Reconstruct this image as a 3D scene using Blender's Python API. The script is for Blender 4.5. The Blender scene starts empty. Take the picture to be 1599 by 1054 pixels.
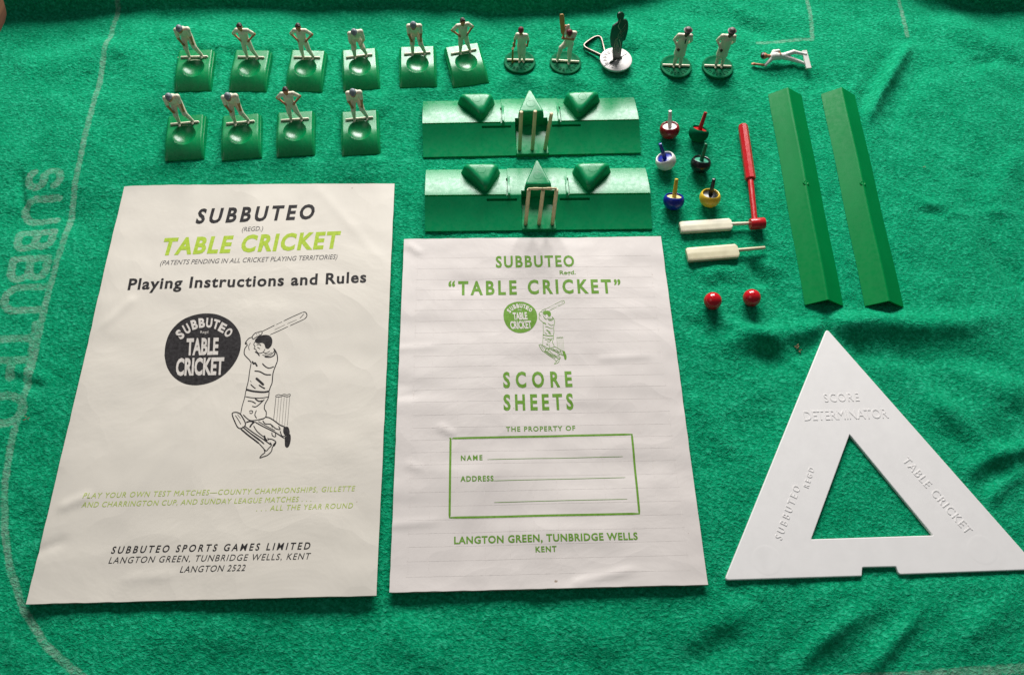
import bpy, bmesh, math, random
import numpy as np
from mathutils import Vector, Matrix

# ------------------------------------------------------------------ camera, world, lamps, exposure
S = bpy.context.scene
C = S.collection
U = 0.01                                   # everything below is written in centimetres
FPX, PITCH, ROLL, CH = 1300.0, math.radians(62.25), math.radians(2.75), 36.0
RIGHT = Vector((1, 0, 0)); FWD = Vector((0, math.cos(PITCH), -math.sin(PITCH))); UPV = Vector((0, math.sin(PITCH), math.cos(PITCH)))
CR = RIGHT * math.cos(ROLL) + UPV * math.sin(ROLL)
CU = -RIGHT * math.sin(ROLL) + UPV * math.cos(ROLL)
cd = bpy.data.cameras.new('camera'); cam = bpy.data.objects.new('camera', cd); C.objects.link(cam)
m = Matrix((CR, CU, -FWD)).transposed().to_4x4(); m.translation = Vector((0, 0, CH * U)); cam.matrix_world = m
cd.sensor_width = 36; cd.lens = 36 * FPX / 1599; cd.clip_start = 0.01; cd.clip_end = 50
S.camera = cam

W = bpy.data.worlds.new('World'); S.world = W; W.use_nodes = True
W.node_tree.nodes['Background'].inputs[0].default_value = (0.82, 0.92, 1.0, 1)
W.node_tree.nodes['Background'].inputs[1].default_value = 0.105

def lamp(name, loc, target, sx, sy, power, col):
    l = bpy.data.lights.new(name, 'AREA'); l.shape = 'RECTANGLE'; l.size = sx; l.size_y = sy; l.energy = power; l.color = col
    o = bpy.data.objects.new(name, l); C.objects.link(o); o.location = loc
    o.rotation_euler = (Vector(target) - Vector(loc)).to_track_quat('-Z', 'Y').to_euler(); return o
lamp('window_light', (-0.02, 1.09, 0.545), (0.0, 0.22, 0), 0.72, 0.42, 22.0, (1.0, 0.985, 0.96))
lamp('room_light', (-1.5, -0.3, 1.8), (0, 0.15, 0), 1.2, 1.2, 3.0, (1.0, 0.97, 0.93))

S.view_settings.view_transform = 'Standard'; S.view_settings.look = 'None'
S.view_settings.exposure = 0.0; S.view_settings.gamma = 1.0

# ------------------------------------------------------------------ helpers
def P(u, v, z=0.0):
    """point of the place (cm) at height z that the photograph shows at (u, v)"""
    d = CR * ((u - 799.5) / FPX) + CU * (-(v - 527) / FPX) + FWD
    t = (z - CH) / d.z
    return Vector((d.x * t, d.y * t, z))
def Pplane(u, v, o, n):
    d = CR * ((u - 799.5) / FPX) + CU * (-(v - 527) / FPX) + FWD
    c = Vector((0, 0, CH)); t = (o - c).dot(n) / d.dot(n)
    return c + d * t

rng = np.random.RandomState(7)
TAB = rng.rand(8, 256, 256)
def vn(x, y, s, k=0):
    x = np.asarray(x, float) / s + 1000.3 + 17 * k; y = np.asarray(y, float) / s + 1000.7 + 31 * k
    xi = np.floor(x).astype(int); yi = np.floor(y).astype(int); fx = x - xi; fy = y - yi
    fx = fx * fx * fx * (fx * (fx * 6 - 15) + 10); fy = fy * fy * fy * (fy * (fy * 6 - 15) + 10)
    T = TAB[k % 8]; a = T[xi % 256, yi % 256]; b = T[(xi + 1) % 256, yi % 256]; c = T[xi % 256, (yi + 1) % 256]; d = T[(xi + 1) % 256, (yi + 1) % 256]
    return (a * (1 - fx) + b * fx) * (1 - fy) + (c * (1 - fx) + d * fx) * fy - 0.5

def seg_dist(x, y, pts):
    """distance to a polyline and normalised length parameter"""
    L = [0.0]
    for a, b in zip(pts, pts[1:]): L.append(L[-1] + math.hypot(b[0] - a[0], b[1] - a[1]))
    best = np.full(np.shape(x), 1e9); par = np.zeros(np.shape(x))
    for i, (a, b) in enumerate(zip(pts, pts[1:])):
        dx, dy = b[0] - a[0], b[1] - a[1]; l2 = dx * dx + dy * dy + 1e-12
        t = np.clip(((x - a[0]) * dx + (y - a[1]) * dy) / l2, 0, 1)
        d = np.hypot(x - a[0] - t * dx, y - a[1] - t * dy)
        mk = d < best; best = np.where(mk, d, best); par = np.where(mk, (L[i] + t * (L[i + 1] - L[i])) / L[-1], par)
    return best, par
def sst(a, b, x):
    t = np.clip((np.asarray(x, float) - a) / (b - a), 0, 1); return t * t * (3 - 2 * t)

def mesh_obj(name, verts, faces, mat, parent=None, loc=None, smooth=True, origin=(0, 0, 0), mats=None, midx=None):
    """verts in cm (numpy or list); origin in cm is subtracted so the mesh is local to its thing"""
    v = (np.asarray(verts, float) - np.asarray(origin, float)) * U
    me = bpy.data.meshes.new(name)
    me.from_pydata(v.tolist(), [], [list(map(int, f)) for f in faces])
    for mm in (mats or [mat]): me.materials.append(mm)
    me.polygons.foreach_set('use_smooth', [smooth] * len(me.polygons))
    if midx is not None: me.polygons.foreach_set('material_index', [int(i) for i in midx])
    me.update()
    o = bpy.data.objects.new(name, me); C.objects.link(o)
    if parent is not None: o.parent = parent
    if loc is not None: o.location = Vector(loc) * U
    return o
def inst(name, me, parent, loc=(0, 0, 0), rot=(0, 0, 0)):
    o = bpy.data.objects.new(name, me); C.objects.link(o); o.parent = parent
    o.location = Vector(loc) * U; o.rotation_euler = rot; return o
def tag(o, label=None, cat=None, group=None, kind=None):
    if label: o['label'] = label
    if cat: o['category'] = cat
    if group: o['group'] = group
    if kind: o['kind'] = kind
    return o
def thing(name, loc, rz, label, cat, group=None):
    o = bpy.data.objects.new(name, None); C.objects.link(o); o.location = Vector(loc) * U; o.rotation_euler = (0, 0, rz)
    o.empty_display_size = 0.01
    return tag(o, label, cat, group)

class MB:
    def __init__(s): s.v = []; s.f = []
    def add(s, v, f):
        n = len(s.v); s.v += [tuple(p) for p in v]; s.f += [tuple(i + n for i in q) for q in f]; return s
    def rings(s, rings, cap0=True, cap1=True):
        n = len(rings[0]); v = [p for r in rings for p in r]; f = []
        for i in range(len(rings) - 1):
            for j in range(n): f.append((i * n + j, i * n + (j + 1) % n, (i + 1) * n + (j + 1) % n, (i + 1) * n + j))
        if cap0: f.append(tuple(reversed(range(n))))
        if cap1: f.append(tuple((len(rings) - 1) * n + j for j in range(n)))
        return s.add(v, f)
    def lathe(s, prof, n=32, c=(0, 0, 0)):
        return s.rings([[(c[0] + r * math.cos(2 * math.pi * j / n), c[1] + r * math.sin(2 * math.pi * j / n), c[2] + z) for j in range(n)] for r, z in prof])
    def tube(s, a, b, ra, rb=None, n=14, bev=0.0, rot=0.0):
        rb = ra if rb is None else rb; a = Vector(a); b = Vector(b); d = (b - a); L = d.length; d.normalize()
        x = d.orthogonal().normalized() if abs(d.z) > .9 else Vector((0, 0, 1)).cross(d).normalized(); y = d.cross(x)
        st = [(0, ra - bev), (bev * .3, ra - bev * .3), (bev, ra), (L - bev, rb), (L - bev * .3, rb - bev * .3), (L, rb - bev)] if bev else [(0, ra), (L, rb)]
        return s.rings([[a + d * t + x * (r * math.cos(2 * math.pi * j / n + rot)) + y * (r * math.sin(2 * math.pi * j / n + rot)) for j in range(n)] for t, r in st])
    def prism(s, poly, z0, z1, bev=0.0, inset=0.0):
        """poly CCW outline, rounded top edge by offsetting towards inside"""
        if bev:
            prof = [(inset * 0, z0)] + [(inset * (1 - 0) + bev * (1 - math.cos(a)), z1 - bev + bev * math.sin(a)) for a in [0, .4, .8, 1.2, math.pi / 2]]
        else: prof = [(0, z0), (inset, z1)]
        return s.rings([[(p[0], p[1], z) for p in offset(poly, o)] for o, z in prof])
    def rprism(s, poly, r, z0, z1, bev, inset, k=6):
        prof = [(0, z0)] + [(inset + bev * (1 - math.cos(a)), z1 - bev + bev * math.sin(a)) for a in [0, .4, .8, 1.2, math.pi / 2]]
        return s.rings([[(p[0], p[1], z) for p in round_poly(offset(poly, o), [max(q - o * .4, .06) for q in r], k)] for o, z in prof])
    def build(s, name, mat, parent=None, smooth=True, **k): return mesh_obj(name, s.v, s.f, mat, parent, smooth=smooth, **k)

def offset(poly, d):
    n = len(poly); out = []
    for i in range(n):
        a = Vector(poly[i - 1][:2]); b = Vector(poly[i][:2]); c = Vector(poly[(i + 1) % n][:2])
        n1 = Vector((-(b - a).y, (b - a).x)); n2 = Vector((-(c - b).y, (c - b).x))
        if n1.length < 1e-9: n1 = n2.copy()
        if n2.length < 1e-9: n2 = n1.copy()
        n1.normalize(); n2.normalize(); q = n1 + n2
        if q.length < 1e-6: q = n1.copy()
        q = q / max(q.dot(n1), .35); out.append((b.x + q.x * d, b.y + q.y * d))
    return out
def round_poly(poly, r, k=5):
    n = len(poly); out = []
    rr = r if isinstance(r, (list, tuple)) else [r] * n
    for i in range(n):
        a = Vector(poly[i - 1][:2]); b = Vector(poly[i][:2]); c = Vector(poly[(i + 1) % n][:2])
        u = (a - b); w = (c - b); t = min(rr[i], u.length * .45, w.length * .45); u.normalize(); w.normalize()
        p0 = b + u * t; p2 = b + w * t
        for j in range(k + 1):
            s_ = j / k; p = p0 * (1 - s_) ** 2 + b * 2 * s_ * (1 - s_) + p2 * s_ ** 2; out.append((p.x, p.y))
    return out
def autosmooth(o, ang=35):
    me = o.data; bm = bmesh.new(); bm.from_mesh(me)
    for e in bm.edges:
        if len(e.link_faces) == 2 and e.calc_face_angle(0) > math.radians(ang): e.smooth = False
    bm.to_mesh(me); bm.free(); return o

# ------------------------------------------------------------------ materials
def nmat(name):
    mt = bpy.data.materials.new(name); mt.use_nodes = True; nt = mt.node_tree; b = nt.nodes['Principled BSDF']; return mt, nt, b
def N(nt, t, **k):
    n = nt.nodes.new(t)
    for a, v in k.items(): setattr(n, a, v)
    return n
def noise(nt, scale, det=3, rough=.5, dist=0, vec=None):
    n = N(nt, 'ShaderNodeTexNoise'); n.inputs['Scale'].default_value = scale; n.inputs['Detail'].default_value = det
    n.inputs['Roughness'].default_value = rough; n.inputs['Distortion'].default_value = dist
    if vec is not None: nt.links.new(vec, n.inputs['Vector'])
    return n
def ramp(nt, src, stops):
    r = N(nt, 'ShaderNodeValToRGB'); el = r.color_ramp.elements
    while len(el) > 1: el.remove(el[-1])
    el[0].position = stops[0][0]; el[0].color = stops[0][1]
    for p, c in stops[1:]: e = el.new(p); e.color = c
    nt.links.new(src, r.inputs[0]); return r
def geo(nt):
    return N(nt, 'ShaderNodeTexCoord').outputs['Object']
def g4(c, k=1.0): return (c[0] * k, c[1] * k, c[2] * k, 1)

def plastic(name, col, rough=.35, var=.12, bump=.1, spec=.5, sss=0.0, wear=None, coat=0):
    mt, nt, b = nmat(name); v = geo(nt)
    n1 = noise(nt, 90, 4, .6, 0.4, v); r = ramp(nt, n1.outputs[0], [(.3, g4(col, 1 - var)), (.7, g4(col, 1 + var))])
    nt.links.new(r.outputs[0], b.inputs['Base Color'])
    n2 = noise(nt, 420, 4, .6, 0, v); rr = ramp(nt, n2.outputs[0], [(.35, (rough * .8,) * 3 + (1,)), (.7, (min(1, rough * 1.35),) * 3 + (1,))])
    nt.links.new(rr.outputs[0], b.inputs['Roughness'])
    bp = N(nt, 'ShaderNodeBump'); bp.inputs['Strength'].default_value = bump; bp.inputs['Distance'].default_value = .0004
    nt.links.new(n1.outputs[0], bp.inputs['Height']); nt.links.new(bp.outputs[0], b.inputs['Normal'])
    b.inputs['Specular IOR Level'].default_value = spec
    if coat: b.inputs['Coat Weight'].default_value = coat; b.inputs['Coat Roughness'].default_value = .15
    if sss:
        b.inputs['Subsurface Weight'].default_value = sss; b.inputs['Subsurface Radius'].default_value = (.6, .6, .5); b.inputs['Subsurface Scale'].default_value = .0015
    return mt
M = {}
M['base'] = plastic('green_base_plastic', (0.0, 0.235, 0.068), .27, .1, .12, .5)
M['disc'] = plastic('dark_green_disc_plastic', (0.0, 0.125, 0.05), .55, .1, .1, .04)
M['wicket'] = plastic('green_wicket_plastic', (0.0, 0.25, 0.083), .29, .08, .1, .36)
M['strip'] = plastic('green_strip_plastic', (0.0, 0.185, 0.043), .35, .05, .04, .07)
M['cream'] = plastic('cream_plastic', (0.80, 0.75, 0.58), .38, .08, .15, sss=.15)
M['shirt'] = plastic('off_white_paint', (0.70, 0.665, 0.51), .45, .1, .25)
M['coat'] = plastic('cream_coat_paint', (0.66, 0.595, 0.45), .45, .1, .25)
M['skin'] = plastic('tan_skin_paint', (0.46, 0.18, 0.085), .5, .2, .2)
M['skin2'] = plastic('dark_skin_paint', (0.09, 0.035, 0.02), .5, .2, .2)
M['hat'] = plastic('dark_hat_paint', (0.13, 0.10, 0.095), .5, .2, .2)
M['hair'] = plastic('dark_hair_paint', (0.035, 0.014, 0.012), .45, .2, .2)
M['cap'] = plastic('grey_blue_cap_paint', (0.17, 0.20, 0.225), .5, .2, .2)
M['maroon'] = plastic('maroon_cap_paint', (0.13, 0.010, 0.016), .45, .2, .2)
M['batwood'] = plastic('ochre_bat_paint', (0.42, 0.22, 0.05), .5, .2, .2)
M['bat'] = plastic('ivory_bat_plastic', (0.72, 0.67, 0.50), .4, .1, .25, sss=.1)
M['bat2'] = plastic('yellowed_bat_plastic', (0.62, 0.56, 0.37), .42, .1, .2, sss=.1)
M['stump'] = plastic('straw_stump_plastic', (0.62, 0.50, 0.27), .5, .15, .3)
M['red'] = plastic('red_plastic', (0.50, 0.012, 0.016), .28, .12, .1, .5)
M['redball'] = plastic('glossy_red_ball', (0.55, 0.006, 0.014), .13, .12, .1, .55)
M['darkred'] = plastic('dark_red_plastic', (0.26, 0.008, 0.012), .22, .12, .1)
M['white'] = plastic('white_plastic', (0.80, 0.78, 0.73), .35, .03, .08)
M['tri'] = plastic('white_triangle_plastic', (0.80, 0.77, 0.755), .5, .025, .06, .35)
M['blue'] = plastic('blue_plastic', (0.006, 0.018, 0.27), .28, .1, .1)
M['yellow'] = plastic('yellow_plastic', (0.72, 0.48, 0.03), .3, .1, .1)
M['paleyellow'] = plastic('pale_yellow_plastic', (0.78, 0.68, 0.28), .35, .1, .1)
M['black'] = plastic('black_plastic', (0.009, 0.011, 0.012), .25, .1, .1)
M['midgreen'] = plastic('mid_green_plastic', (0.006, 0.17, 0.07), .3, .1, .1)
M['palegreen'] = plastic('pale_green_plastic', (0.05, 0.30, 0.19), .35, .1, .1)
M['olive'] = plastic('dark_painted_metal', (0.004, 0.020, 0.009), .35, .3, .3)
def metal(name, col, rough):
    mt, nt, b = nmat(name); v = geo(nt); b.inputs['Metallic'].default_value = 1
    n = noise(nt, 300, 4, .6, 0, v); r = ramp(nt, n.outputs[0], [(.3, g4(col, .5)), (.7, g4(col, 1.1))]); nt.links.new(r.outputs[0], b.inputs['Base Color'])
    b.inputs['Roughness'].default_value = rough; return mt
M['wire'] = metal('tarnished_wire', (.20, .16, .14), .45)
M['bright'] = metal('scraped_bright_metal', (.62, .52, .42), .4)
# pale slot lips; the shine of slot edges is put into their colour
mt, nt, b = nmat('pale_slot_shine'); b.inputs['Base Color'].default_value = (.42, .55, .36, 1); b.inputs['Roughness'].default_value = .22; M['lip_shine'] = mt

M['ghost_a'] = None
def paper(name, col, dark):
    mt, nt, b = nmat(name); v = geo(nt)
    n1 = noise(nt, 14, 5, .6, .6, v); n2 = noise(nt, 900, 3, .7, 0, v); n3 = noise(nt, 230, 2, .5, 0, v)
    r = ramp(nt, n1.outputs[0], [(.32, g4(dark)), (.62, g4(col))]); nt.links.new(r.outputs[0], b.inputs['Base Color'])
    # foxing specks
    sp = ramp(nt, n3.outputs[0], [(.185, (.5, .42, .34, 1)), (.215, (1, 1, 1, 1))])
    mx = N(nt, 'ShaderNodeMix', data_type='RGBA', blend_type='MULTIPLY'); mx.inputs[0].default_value = 1
    nt.links.new(r.outputs[0], mx.inputs[6]); nt.links.new(sp.outputs[0], mx.inputs[7]); nt.links.new(mx.outputs[2], b.inputs['Base Color'])
    b.inputs['Roughness'].default_value = .62; b.inputs['Specular IOR Level'].default_value = .35
    w = N(nt, 'ShaderNodeTexVoronoi', feature='F1', distance='EUCLIDEAN'); w.inputs['Scale'].default_value = 22
    wd = noise(nt, 9, 3, .5, 0, v); wm = N(nt, 'ShaderNodeMix', data_type='RGBA'); wm.inputs[0].default_value = .35
    nt.links.new(v, wm.inputs[6]); nt.links.new(wd.outputs[1], wm.inputs[7]); nt.links.new(wm.outputs[2], w.inputs['Vector'])
    b1 = N(nt, 'ShaderNodeBump'); b1.inputs['Strength'].default_value = .55; b1.inputs['Distance'].default_value = .0012; nt.links.new(n1.outputs[0], b1.inputs['Height'])
    b2 = N(nt, 'ShaderNodeBump'); b2.inputs['Strength'].default_value = .35; b2.inputs['Distance'].default_value = .00005; nt.links.new(n2.outputs[0], b2.inputs['Height'])
    b3 = N(nt, 'ShaderNodeBump'); b3.inputs['Strength'].default_value = .3; b3.inputs['Distance'].default_value = .0015; nt.links.new(w.outputs[0], b3.inputs['Height'])
    nt.links.new(b1.outputs[0], b2.inputs['Normal']); nt.links.new(b2.outputs[0], b3.inputs['Normal']); nt.links.new(b3.outputs[0], b.inputs['Normal'])
    return mt
M['paper1'] = paper('aged_cream_paper', (.71, .655, .575), (.66, .61, .54))
M['paper2'] = paper('thin_greyish_paper', (.71, .65, .615), (.65, .59, .56))
M['pages'] = paper('yellowed_page_edges', (.60, .52, .42), (.5, .42, .33))
def ink(name, col):
    mt, nt, b = nmat(name); v = geo(nt); n = noise(nt, 700, 4, .65, 0, v)
    r = ramp(nt, n.outputs[0], [(.3, g4(col, .85)), (.75, g4([c * 1.0 + .03 for c in col], 1.15))]); nt.links.new(r.outputs[0], b.inputs['Base Color'])
    b.inputs['Roughness'].default_value = .6; b.inputs['Specular IOR Level'].default_value = .14; return mt
M['ink'] = ink('black_ink', (.014, .011, .012)); M['grey_ink'] = ink('grey_ink', (.11, .10, .10))
M['lime'] = ink('lime_ink', (.39, .53, .04)); M['limetext'] = ink('pale_lime_ink', (.42, .52, .10))
M['green_ink'] = ink('leaf_green_ink', (.13, .29, .022)); M['ghost'] = ink('show_through_ink', (.70, .638, .604))
M['knock'] = ink('paper_white_ink', (.63, .58, .53))

# felt
def felt():
    mt, nt, b = nmat('green_felt'); v = geo(nt)
    mp = N(nt, 'ShaderNodeMapping'); mp.inputs['Rotation'].default_value = (0, 0, .5); mp.inputs['Scale'].default_value = (1, 1.35, 1); nt.links.new(v, mp.inputs[0])
    na = noise(nt, 560, 4, .62, .5, mp.outputs[0])       # tufts about 2-3 mm
    nb = noise(nt, 60, 4, .6, .3, v)
    nc = noise(nt, 1300, 2, .6, 1.0, v)                  # single fibres
    ad = N(nt, 'ShaderNodeMath', operation='ADD'); ml = N(nt, 'ShaderNodeMath', operation='MULTIPLY'); ml.inputs[1].default_value = .22
    nt.links.new(nb.outputs[0], ml.inputs[0]); nt.links.new(na.outputs[0], ad.inputs[0]); nt.links.new(ml.outputs[0], ad.inputs[1])
    r = ramp(nt, ad.outputs[0], [(.38, (.0, .165, .069, 1)), (.61, (.001, .30, .135, 1)), (.82, (.03, .49, .265, 1))])
    fb = ramp(nt, nc.outputs[0], [(.54, (0, 0, 0, 1)), (.74, (.45, .45, .45, 1))]); fx = N(nt, 'ShaderNodeMix', data_type='RGBA')     # pale fibre tips
    nt.links.new(fb.outputs[0], fx.inputs[0]); nt.links.new(r.outputs[0], fx.inputs[6]); fx.inputs[7].default_value = (.05, .47, .26, 1); r = fx
    at = N(nt, 'ShaderNodeAttribute', attribute_name='print')    # worn white lines and letters printed on the felt
    pn = noise(nt, 420, 4, .8, .5, v); pn2 = noise(nt, 45, 3, .6, 0, v)
    m1 = N(nt, 'ShaderNodeMath', operation='MULTIPLY_ADD'); m1.inputs[1].default_value = .16; m1.inputs[2].default_value = -.08
    nt.links.new(pn.outputs[0], m1.inputs[0])
    s1 = N(nt, 'ShaderNodeMath', operation='ADD'); nt.links.new(at.outputs['Fac'], s1.inputs[0]); nt.links.new(m1.outputs[0], s1.inputs[1])
    rr = ramp(nt, s1.outputs[0], [(.47, (0, 0, 0, 1)), (.54, (1, 1, 1, 1))])
    wr = ramp(nt, pn.outputs[0], [(.34, (.10,) * 3 + (1,)), (.66, (.58,) * 3 + (1,))])
    wr2 = ramp(nt, pn2.outputs[0], [(.3, (.5,) * 3 + (1,)), (.6, (1,) * 3 + (1,))])
    mm = N(nt, 'ShaderNodeMath', operation='MULTIPLY'); nt.links.new(rr.outputs[0], mm.inputs[0]); nt.links.new(wr.outputs[0], mm.inputs[1])
    mm2 = N(nt, 'ShaderNodeMath', operation='MULTIPLY'); nt.links.new(mm.outputs[0], mm2.inputs[0]); nt.links.new(wr2.outputs[0], mm2.inputs[1])
    mx = N(nt, 'ShaderNodeMix', data_type='RGBA'); nt.links.new(mm2.outputs[0], mx.inputs[0]); nt.links.new(r.outputs[2], mx.inputs[6]); mx.inputs[7].default_value = (.36, .48, .40, 1)
    nt.links.new(mx.outputs[2], b.inputs['Base Color'])
    b.inputs['Roughness'].default_value = .95; b.inputs['Specular IOR Level'].default_value = .04
    b.inputs['Sheen Weight'].default_value = .2; b.inputs['Sheen Roughness'].default_value = .4; b.inputs['Sheen Tint'].default_value = (.12, 1, .6, 1)
    b1 = N(nt, 'ShaderNodeBump'); b1.inputs['Strength'].default_value = .9; b1.inputs['Distance'].default_value = .0017; nt.links.new(na.outputs[0], b1.inputs['Height'])
    b2 = N(nt, 'ShaderNodeBump'); b2.inputs['Strength'].default_value = .5; b2.inputs['Distance'].default_value = .0006; nt.links.new(nc.outputs[0], b2.inputs['Height'])
    nt.links.new(b1.outputs[0], b2.inputs['Normal']); nt.links.new(b2.outputs[0], b.inputs['Normal'])
    return mt
M['felt'] = felt()
def wood():
    mt, nt, b = nmat('brown_table_wood'); v = geo(nt); mp = N(nt, 'ShaderNodeMapping'); mp.inputs['Scale'].default_value = (14, 1, 1); mp.inputs['Rotation'].default_value = (0, 0, .2); nt.links.new(v, mp.inputs[0])
    n = noise(nt, 9, 6, .6, 1.5, mp.outputs[0]); r = ramp(nt, n.outputs[0], [(.3, (.13, .055, .025, 1)), (.7, (.30, .15, .07, 1))]); nt.links.new(r.outputs[0], b.inputs['Base Color'])
    b.inputs['Roughness'].default_value = .4; bp = N(nt, 'ShaderNodeBump'); bp.inputs['Strength'].default_value = .2; bp.inputs['Distance'].default_value = .001
    nt.links.new(n.outputs[0], bp.inputs['Height']); nt.links.new(bp.outputs[0], b.inputs['Normal']); return mt
M['wood'] = wood()

# ------------------------------------------------------------------ table and cloth
tb = MB(); x0, x1, y0, y1 = -75, 75, -40, 75
tb.prism(round_poly([(x0, y0), (x1, y0), (x1, y1), (x0, y1)], 1.5), -4.2, -1.0, bev=.3)
o = tb.build('table_top', M['wood']); tag(o, kind='structure'); autosmooth(o)

B1 = [(193, 290), (616, 287), (588, 930), (40, 943)]; B2 = [(631, 374), (1032, 369), (1105, 913), (608, 925)]
T1, T2, TT = .28, .22, .16
def poly_px(pts, z=0): return [tuple(P(u, v, z)[:2]) for u, v in pts]
foot = [poly_px(B1, T1), poly_px(B2, T2),
        poly_px([(1291, 513), (1131, 905), (1624, 889)]),
        poly_px([(650, 150), (1005, 145), (1012, 242), (650, 250)]), poly_px([(655, 258), (1015, 255), (1025, 362), (655, 366)]),
        poly_px([(1199, 150), (1245, 140), (1315, 478), (1257, 478)]), poly_px([(1281, 150), (1330, 140), (1409, 478), (1350, 480)])]
FB = [((272.5, 144.7), (331, 143)), ((357.7, 143.6), (417, 144.7)), ((446, 143.5), (504, 145)), ((536.4, 144), (594.5, 139.5)), ((624, 138.4), (682.8, 136.6)),
      ((707, 138.4), (764, 129.7)), ((258, 252.6), (319.7, 248.8)), ((346.5, 252), (409.6, 247)), ((432, 246.5), (492.7, 243)), ((534, 245), (595, 241))]
for a, b_ in FB:
    foot.append(poly_px([a, b_, (b_[0] + 3, b_[1] - 56), (a[0] + 3, a[1] - 56)]))
for c in [(811.5, 98), (883, 99), (962, 98), (1056, 105), (1121, 106)]: foot.append(poly_px([(c[0] - 24, c[1] - 12), (c[0] + 24, c[1] - 12), (c[0] + 24, c[1] + 14), (c[0] - 24, c[1] + 14)]))
foot.append(poly_px([(1060, 345), (1194, 340), (1196, 402), (1072, 408)])); foot.append(poly_px([(1025, 180), (1120, 180), (1125, 325), (1030, 325)]))
foot.append(poly_px([(1150, 196), (1168, 196), (1194, 350), (1172, 350)])); foot.append(poly_px([(1095, 460), (1190, 455), (1190, 482), (1095, 485)]))
foot.append(poly_px([(1175, 80), (1265, 75), (1270, 102), (1180, 106)]))

def ridge_list():
    R = []
    def r(px, A, w, asym=0): R.append((poly_px(px), A, w))
    r([(1428, 60), (1405, 95), (1372, 150), (1345, 205)], .26, .38)
    r([(1395, 70), (1360, 130), (1335, 190)], -.10, .5)
    r([(1455, 90), (1410, 150), (1375, 220)], -.09, .6)
    r([(1060, 515), (1150, 528), (1245, 520), (1340, 508), (1450, 515), (1620, 488)], .25, .65)
    r([(1060, 548), (1150, 562), (1245, 552), (1400, 552), (1500, 562), (1620, 540)], -.12, .7)
    r([(1120, 640), (1180, 620), (1220, 600)], .10, .8)
    r([(1490, 752), (1530, 722), (1600, 700), (1640, 690)], .15, .42)
    r([(1500, 775), (1560, 745), (1640, 715)], -.06, .45)
    r([(1532, 800), (1560, 760), (1610, 725)], .12, .35)
    r([(1420, 650), (1500, 640), (1620, 600)], .12, 1.0)
    r([(1215, 1075), (1260, 1020), (1320, 970), (1400, 935)], .13, .42)
    r([(1335, 1075), (1375, 1020), (1425, 965), (1450, 930)], .15, .38)
    r([(1030, 1000), (1090, 985), (1150, 955), (1220, 935)], .09, .6)
    r([(1180, 1000), (1130, 1010), (1060, 1040)], -.1, .6)
    r([(1112, 300), (1140, 345), (1170, 400), (1200, 450), (1245, 505)], -.16, .35)
    r([(1130, 295), (1160, 345), (1190, 395), (1220, 440)], .10, .4)
    r([(1080, 440), (1120, 425), (1180, 432)], .10, .6)
    r([(1060, 500), (1110, 520), (1160, 515)], -.10, .5)
    r([(1040, 10), (1110, 30), (1180, 45), (1250, 55)], -.10, .7)
    r([(780, 35), (900, 38), (960, 60), (1040, 75)], .10, 1.0)
    r([(33, 262), (32, 300), (38, 335)], -.12, .16)
    r([(0, 585), (40, 600), (75, 612)], -.06, .3); r([(0, 572), (50, 585), (90, 600)], .05, .3)
    r([(-20, 350), (60, 335), (160, 350)], -.10, .8); r([(-20, 90), (80, 100), (180, 80), (270, 95)], .12, 1.2)
    r([(60, 60), (130, 50), (220, 65)], -.08, .9)
    r([(1400, 300), (1480, 330), (1620, 335)], .08, .35); r([(1420, 335), (1500, 328), (1560, 332)], -.07, .3)
    r([(1520, 360), (1560, 395), (1620, 470)], -.12, .5); r([(1599, 220), (1560, 300), (1540, 340)], .10, .8)
    r([(1440, 20), (1520, 60), (1620, 90)], .16, 1.1); r([(1500, 110), (1560, 90), (1620, 120)], -.08, .5)
    r([(600, 960), (640, 1000), (700, 1054)], .10, .9); r([(180, 1010), (300, 985), (420, 1000)], .08, .9)
    r([(800, 1000), (900, 985), (1000, 1010)], .10, .8)
    r([(1080, 470), (1130, 500), (1200, 530), (1290, 600), (1400, 650)], .10, .5)
    r([(1400, 560), (1470, 640), (1540, 700), (1640, 760)], .12, .6)
    r([(1430, 520), (1520, 590), (1640, 640)], .11, .8)
    r([(1340, 210), (1290, 300), (1250, 380), (1200, 440)], .08, .5)
    r([(1150, 1060), (1200, 1000), (1260, 950), (1330, 920)], .04, .45)
    r([(1480, 1040), (1520, 980), (1600, 930)], .10, .6)
    r([(1060, 610), (1110, 650), (1150, 720)], .09, .6)
    return R
RID = ridge_list()
valley = poly_px([(-60, 26), (20, 18), (120, 12), (300, 9), (500, 5), (590, 0), (650, 4), (700, 12), (770, 21), (860, 22), (930, 12), (990, -2), (1100, -30), (1400, -30), (1460, -2), (1540, 8), (1680, 14)])
def foot_mask(x, y):
    msk = np.ones(np.shape(x))
    for poly in foot:
        cx = sum(p[0] for p in poly) / len(poly); cy = sum(p[1] for p in poly) / len(poly)
        a2 = sum(poly[i - 1][0] * poly[i][1] - poly[i][0] * poly[i - 1][1] for i in range(len(poly)))
        sd = np.full(np.shape(x), -1e9)
        for i in range(len(poly)):
            a = poly[i - 1]; b_ = poly[i]; dx, dy = b_[0] - a[0], b_[1] - a[1]; L = math.hypot(dx, dy)
            nx, ny = (dy / L, -dx / L) if a2 > 0 else (-dy / L, dx / L)
            sd = np.maximum(sd, (x - a[0]) * nx + (y - a[1]) * ny)
        msk = np.minimum(msk, sst(-.15, .75, sd))
    return msk
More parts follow.
